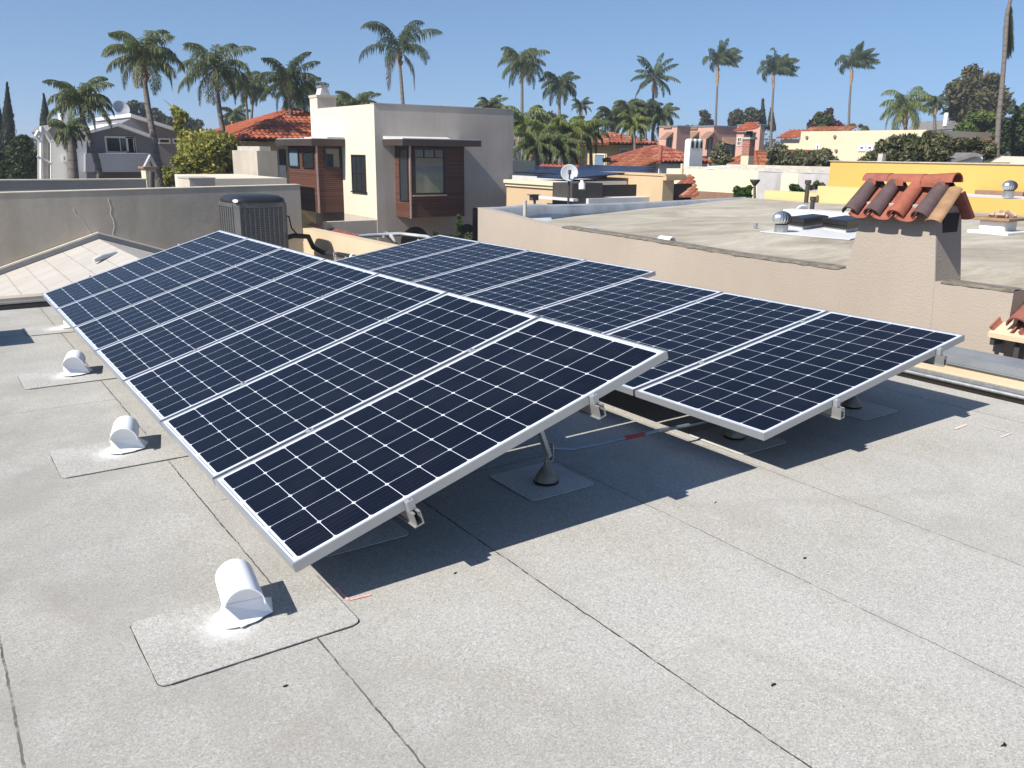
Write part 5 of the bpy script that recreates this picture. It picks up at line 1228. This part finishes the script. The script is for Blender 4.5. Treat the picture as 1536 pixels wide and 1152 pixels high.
m = MB(); leafcloud(m, [(bp[2]+V((0, 0, -.2)), .32), (bp[3], .30), (bp[1], .34), (bp[3]+V((-.1, 0, -.4)), .2), (bp[4], .14), (bp[1]+V((0, 0, -.5)), .3)], 900, .12, random.Random(8)); m.build('leaves', 'bamb', bs)
for i, (px_, yt, yb, w, d_, sd, lab) in enumerate(((207, 148, 205, 44, 95, 11, 'dark olive tree behind the gable of the grey house, left of the leaning palm trunk'), (240, 156, 215, 34, 95, 12, 'dark olive tree just right of the leaning palm trunk'), (290, 165, 215, 46, 95, 13, 'rounded dark olive tree above the bamboo'), (262, 172, 220, 40, 90, 14, 'low dark tree between the olive trees behind the grey house'), (352, 170, 210, 44, 90, 15, 'low dark green tree under the two thin pale trunks'), (400, 185, 215, 50, 95, 16, 'low dark tree behind the orange tile roof'))):
    tree('olive_tree', px_, yt, yb, w, d_, 'olive', lab, n=2200, size=.30, seed=sd, nb=16)
# palms left
palm(122, 152, 32, 92, [(124, 180), (134, 205), (145, 240), (155, 290)], 'leaning queen palm with wide low crown before the grey house', seed=21, nf=20, e0=(-20, 82), droop=2.0, leaf=.55, tw=.18, nl=40, boots=False)
palm(103, 192, 31, 56, [(104, 200), (108, 230), (112, 290)], 'short palm with patterned pale trunk before the grey house', seed=22, nf=18, e0=(-60, 65), droop=1.7, leaf=.6, tw=.26, nl=34, dry=0, boots=False)
palm(217, 86, 34, 108, [(217, 125), (222, 160), (232, 215), (243, 280)], 'tallest left queen palm with slender leaning trunk', seed=23, nf=24, e0=(-25, 85), droop=2.0, leaf=.55, tw=.19, nl=42)
palm(323, 104, 38, 106, [(325, 130), (329, 165), (334, 195), (338, 280)], 'queen palm rising behind the yellow bamboo', seed=24, nf=22, e0=(-30, 85), droop=2.0, leaf=.55, tw=.19, nl=40)
palm(368, 128, 60, 62, [(369, 150), (371, 175), (372, 215)], 'pale queen palm with thin light trunk left of the dark palm', seed=25, nf=22, e0=(-30, 80), droop=1.9, leaf=.65, tw=.16, nl=34)
palm(384, 130, 62, 50, [(379, 155), (377, 180), (378, 215)], 'second thin trunked palm touching the dark palm', seed=26, nf=18, e0=(-20, 80), droop=1.9, leaf=.65, tw=.16, nl=30)
palm(352, 170, 70, 40, [(348, 185), (348, 215)], 'small palm low behind the bamboo', seed=27, nf=16, e0=(-30, 70), droop=1.8, leaf=.6, tw=.2, dry=0)
palm(433, 118, 42, 88, [(433, 145), (438, 175), (444, 215), (446, 290)], 'dark green palm over the orange tile roof', mat='palmd', seed=28, nf=22, e0=(-45, 80), droop=1.5, leaf=.55, tw=.17, nl=40, dry=0)
palm(452, 140, 55, 72, [(455, 165), (458, 200)], 'lower dark palm between the roof and the sunlit chimney', mat='palmd', seed=29, nf=24, e0=(-50, 70), droop=1.6, leaf=.65, tw=.2, dry=0, boots=False)
palm(500, 158, 55, 50, [(500, 175), (500, 215)], 'feathery palm crown behind the modern house chimney', seed=30, nf=16, e0=(-10, 70), droop=1.6, tw=.15, dry=0, boots=False)
palm(536, 158, 50, 60, [(536, 175), (536, 215)], 'palm crown peeking over the sunlit wall of the modern house', seed=31, nf=18, e0=(0, 70), droop=1.5, tw=.15, dry=0, boots=False)
palm(599, 76, 50, 116, [(600, 100), (602, 125), (605, 165), (606, 215)], 'lone tall palm rising above the modern house', mat='palmd', seed=37, nf=13, e0=(5, 85), droop=2.0, leaf=.5, tw=.17, nl=44, dry=2)
palm(736, 160, 60, 44, [(736, 175), (736, 215)], 'small palm crown peeking over the right part of the modern house', seed=33, nf=16, e0=(0, 75), droop=1.6, tw=.15, dry=0, boots=False)
# centre
palm(784, 96, 66, 70, [(783, 120), (783, 160), (784, 240)], 'tall queen palm just right of the modern house', seed=34, nf=22, e0=(-25, 80), droop=2.1, leaf=.6, tw=.19)
palm(840, 128, 66, 60, [(839, 150), (839, 200), (840, 240)], 'dark mid height palm, second right of the modern house', mat='palmf', seed=35, nf=20, e0=(-25, 80), droop=2.0, leaf=.6, tw=.2)
palm(872, 158, 95, 30, [(871, 175), (871, 215)], 'small distant palm between the dark palm and the golden house', mat='palmf', seed=36, nf=14, e0=(-25, 80), droop=1.8, tw=.2)
palm(982, 115, 75, 66, [(980, 140), (979, 180), (979, 225)], 'tall palm with star shaped crown above the hipped roof', mat='palmf', seed=38, nf=16, e0=(-35, 85), droop=1.1, leaf=.42, tw=.2, nl=40)
for i, (a, b, w, lab) in enumerate(((920, 175, 50, 'left one of the bushy palms behind the golden house'), (943, 165, 52, 'second from left of the bushy palms behind the golden house'), (968, 165, 50, 'bushy drooping palm just left of the star crowned palm trunk'), (992, 172, 50, 'rightmost bushy palm beside the pink building'))):
    palm(a, b, 72, w, [(a, 190), (a, 225)], lab, mat='palmd' if i % 2 == 0 else 'palm', seed=40+i, nf=26, e0=(-60, 75), droop=1.9, leaf=.6, tw=.22, group='bushy palms behind the golden house', dry=1)
for i, (a, b, w, d_, lab) in enumerate(((788, 195, 62, 42, 'bright green bushy palm touching the modern house'), (822, 212, 64, 40, 'yellow green low palm above the solar panelled building'), (858, 208, 60, 40, 'bright low palm left of the golden house'), (884, 205, 48, 41, 'bright low palm covering the corner of the golden house'), (950, 196, 40, 43, 'bright green palm before the golden house window'), (805, 228, 56, 37, 'lowest palm hanging over the far solar panels'), (845, 232, 50, 37, 'low palm behind the satellite dish'))):
    palm(a, b-8, d_, w*1.3, [(a+2, b+14), (a+3, 260)], lab, mat='palmg' if i in (0, 1, 4, 2) else 'palm', seed=50+i, nf=17, e0=(-25, 85), droop=2.1, leaf=.48, tw=.13, nl=40, group='low leafy palms behind the solar roof', dry=1, boots=False, lw=.024)
tree('shrub_tree', 820, 165, 215, 60, 75, 'olive', 'dark tree behind the low leafy palms', n=2200, size=.24, seed=60)
# right palms (wind blown)
palm(1077, 94, 100, 56, [(1076, 128), (1074, 170), (1073, 205), (1071, 250)], 'tall windblown palm above the pink building', mat='palmf', seed=61, nf=28, e0=(10, 88), droop=1.5, wind=WR, leaf=.6, tw=.22, dry=0)
palm(1160, 108, 100, 58, [(1160, 132), (1158, 170), (1156, 215)], 'windblown palm right of the pink building', mat='palmf', seed=62, nf=28, e0=(10, 86), droop=1.5, wind=WR, leaf=.6, tw=.22, dry=0)
palm(1278, 98, 100, 58, [(1276, 128), (1274, 160), (1273, 195)], 'windblown palm above the cream house', mat='palmf', seed=63, nf=28, e0=(10, 86), droop=1.3, wind=WR, leaf=.6, tw=.21, dry=0)
palm(1358, 160, 62, 74, [(1358, 190), (1360, 220)], 'yellow green drooping palm behind the magnolia', mat='palmg', seed=64, nf=18, e0=(-35, 85), droop=2.1, leaf=.6, tw=.25, dry=2)
palm(1404, 155, 80, 36, [(1402, 172), (1402, 205)], 'small dark palm left of the big olive brown tree', mat='palmf', seed=65, nf=18, e0=(-20, 80), droop=1.9, wind=(.3, .2, 0), tw=.25, dry=0)
palm(1516, -2, 45, 124, [(1511, 20), (1507, 80), (1503, 130), (1498, 180), (1495, 235)], 'very tall bare trunked palm at the right edge', seed=66, nf=24, e0=(-87, -80), droop=.3, leaf=.30, tw=.20, dry=0, wind=(.22, -.15, 0), boots=False)
palm(1527, 168, 60, 30, [(1527, 180), (1527, 220)], 'small palm top at the right edge among dark shrubs', mat='palmd', seed=67, nf=14, e0=(0, 80), droop=1.4, tw=.15, dry=0, boots=False)
palm(1500, 160, 85, 30, [(1500, 175), (1500, 205)], 'drooping palm behind the tall bare trunk', mat='palmf', seed=68, nf=14, e0=(-30, 60), droop=1.8, tw=.2, dry=0, boots=False)
# trees right
tree('round_tree', 1118, 156, 205, 56, 110, 'olive', 'rounded dark tree behind the pink building', n=4200, size=.34, seed=70, nb=26)
cypress(1144, 152, 195, 13, 112, 'pointed conifer right of the round dark tree', 71, n=1400, size=.3, mat='olive')
cypress(1157, 165, 195, 14, 112, 'second shorter conifer beside the windblown palm trunk', 72, n=1200, size=.3, mat='olive')
tree('thin_conifer', 1058, 162, 200, 24, 110, 'olive', 'sparse wispy conifer above the pink building', n=420, size=.35, seed=73, nb=9)
tree('green_shrub', 1036, 182, 200, 26, 110, 'hedge', 'small bright green bush above the pink building roof', n=900, size=.3, seed=74, nb=8)
tree('plum_tree', 1240, 163, 205, 56, 95, 'plum', 'dark red leaved tree above the cream house', n=3000, size=.30, seed=75, nb=20)
tree('green_tree', 1234, 162, 200, 26, 93, 'lime', 'narrow green tree in front of the dark red one', n=1500, size=.28, seed=76, nb=10)
tree('low_shrub', 1283, 185, 200, 40, 85, 'dusty', 'dusty green shrub behind the cream house parapet', n=1100, size=.25, seed=77, nb=10)
tree('dusty_shrub', 1180, 212, 262, 70, 39, 'dusty', 'dusty grey green shrub left of the far satellite dish', n=3400, size=.13, seed=78, nb=22)
tree('dusty_shrub', 1228, 220, 262, 66, 38, 'dusty', 'dusty grey green shrub right of the far satellite dish', n=3200, size=.13, seed=79, nb=20)
tree('sparse_shrub', 1082, 212, 262, 46, 44, 'dusty', 'thin dry shrub at the foot of the tall windblown palm', n=900, size=.15, seed=80, nb=12)
tree('magnolia_tree', 1385, 192, 262, 130, 33, 'magn', 'broad magnolia with brownish leaves above the yellow wall', n=6500, size=.16, seed=81, nb=34, gap=.7)
tree('magnolia_tree', 1318, 222, 252, 70, 33, 'magn', 'left low part of the magnolia growth before the cream house', n=1900, size=.16, seed=82, nb=14, trunk=False)
tree('magnolia_tree', 1455, 205, 250, 80, 34, 'magn', 'right magnolia bough near the tall bare trunk', n=2300, size=.16, seed=83, nb=15)
tree('big_olive_brown_tree', 1464, 92, 215, 96, 80, 'oak', 'big olive brown tree behind the tall bare trunk', n=8000, size=.34, seed=84, nb=34)
tree('green_hedge_tree', 1470, 162, 215, 70, 58, 'lime', 'mid green leafy tree left of the dark right edge trees', n=3600, size=.22, seed=85, nb=18)
tree('dense_evergreen', 1524, 165, 245, 66, 48, 'bush', 'dense dark evergreen tree at the right edge', n=5200, size=.2, seed=86, nb=26)
tree('garden_bush', 1116, 277, 305, 38, 26, 'hedge', 'bright green bush before the pale yellow wall', 'bush', n=2600, size=.08, seed=87, nb=14, trunk=False)
tree('garden_bush', 1192, 273, 296, 34, 27, 'hedge', 'low green bush beside the tall dark vent pipe', 'bush', n=1500, size=.08, seed=88, nb=10, trunk=False)
tree('garden_bush', 1226, 270, 288, 26, 27, 'dusty', 'dusty bush at the corner of the bright yellow wall', 'bush', n=900, size=.08, seed=89, nb=8, trunk=False)
tree('small_conifer_shrub', 688, 322, 366, 12, 24.3, 'hedge', 'small pointed evergreen below the right timber bay', 'shrub', n=900, size=.05, seed=90, nb=9, trunk=False, taper=.2)
tree('hedge_bush', 690, 346, 380, 62, 24.2, 'bush', 'dark hedge below the right timber bay', 'hedge', n=2600, size=.06, seed=91, nb=18, trunk=False)
tree('small_fern_shrub', 652, 340, 366, 12, 24.3, 'bush', 'tiny shrub under the arch of the modern house', 'shrub', n=400, size=.05, seed=92, nb=5, trunk=False)

# ------------------------------------------------------------------ thin sea haze
hz = D.materials.new('pale_haze_volume'); hz.use_nodes = True; hn = hz.node_tree; hn.nodes.remove(hn.nodes['Principled BSDF'])
pv_ = hn.nodes.new('ShaderNodeVolumePrincipled'); pv_.inputs['Color'].default_value = (.80, .88, 1, 1); pv_.inputs['Density'].default_value = .0009; pv_.inputs['Anisotropy'].default_value = .2
hn.links.new(pv_.outputs[0], hn.nodes['Material Output'].inputs['Volume'])
hb = MB().box(-950, -950, GZ-1, 1850, 1850, 26).build('haze', hz); hb['kind'] = 'stuff'; hb['label'] = 'thin pale haze over the distant houses and trees'; hb['category'] = 'haze'
# ================================================================== light, sky, camera
w = D.worlds.new('World'); scn.world = w; w.use_nodes = True; nt = w.node_tree
bg = nt.nodes['Background']; sk = nt.nodes.new('ShaderNodeTexSky'); sk.sky_type = 'NISHITA'; sk.sun_disc = False
el = math.asin(-SUN.z); azs = math.atan2(-SUN.x, -SUN.y)
sk.sun_elevation = el; sk.sun_rotation = azs % (2*math.pi)
sk.air_density = 1.0; sk.dust_density = .3; sk.ozone_density = 3.0; sk.altitude = 0
tc = nt.nodes.new('ShaderNodeTexCoord'); va = nt.nodes.new('ShaderNodeVectorMath'); va.operation = 'ADD'; va.inputs[1].default_value = (0, 0, .14)
vn = nt.nodes.new('ShaderNodeVectorMath'); vn.operation = 'NORMALIZE'; nt.links.new(tc.outputs['Generated'], va.inputs[0]); nt.links.new(va.outputs[0], vn.inputs[0]); nt.links.new(vn.outputs[0], sk.inputs[0])
hsv = nt.nodes.new('ShaderNodeHueSaturation'); hsv.inputs['Saturation'].default_value = 1.08; nt.links.new(sk.outputs[0], hsv.inputs['Color'])
nt.links.new(hsv.outputs[0], bg.inputs[0]); bg.inputs[1].default_value = .088
ld = D.lights.new('sun', 'SUN'); ld.energy = 4.6; ld.angle = R(.5); ld.color = (1, .955, .88)
so = D.objects.new('sun', ld); COL.objects.link(so); so.rotation_euler = SUN.to_track_quat('-Z', 'Y').to_euler(); so.location = (0, 0, 30)
cd_ = D.cameras.new('camera'); co = D.objects.new('camera', cd_); COL.objects.link(co)
mt_ = Matrix((RT, UP, -FW)).transposed().to_4x4(); mt_.translation = CAM; co.matrix_world = mt_
cd_.sensor_width = 36; cd_.lens = FPX/1536*36; cd_.clip_end = 4000; cd_.clip_start = .05
scn.camera = co
scn.view_settings.view_transform = 'Standard'; scn.view_settings.look = 'None'; scn.view_settings.gamma = 1; scn.view_settings.exposure = .74
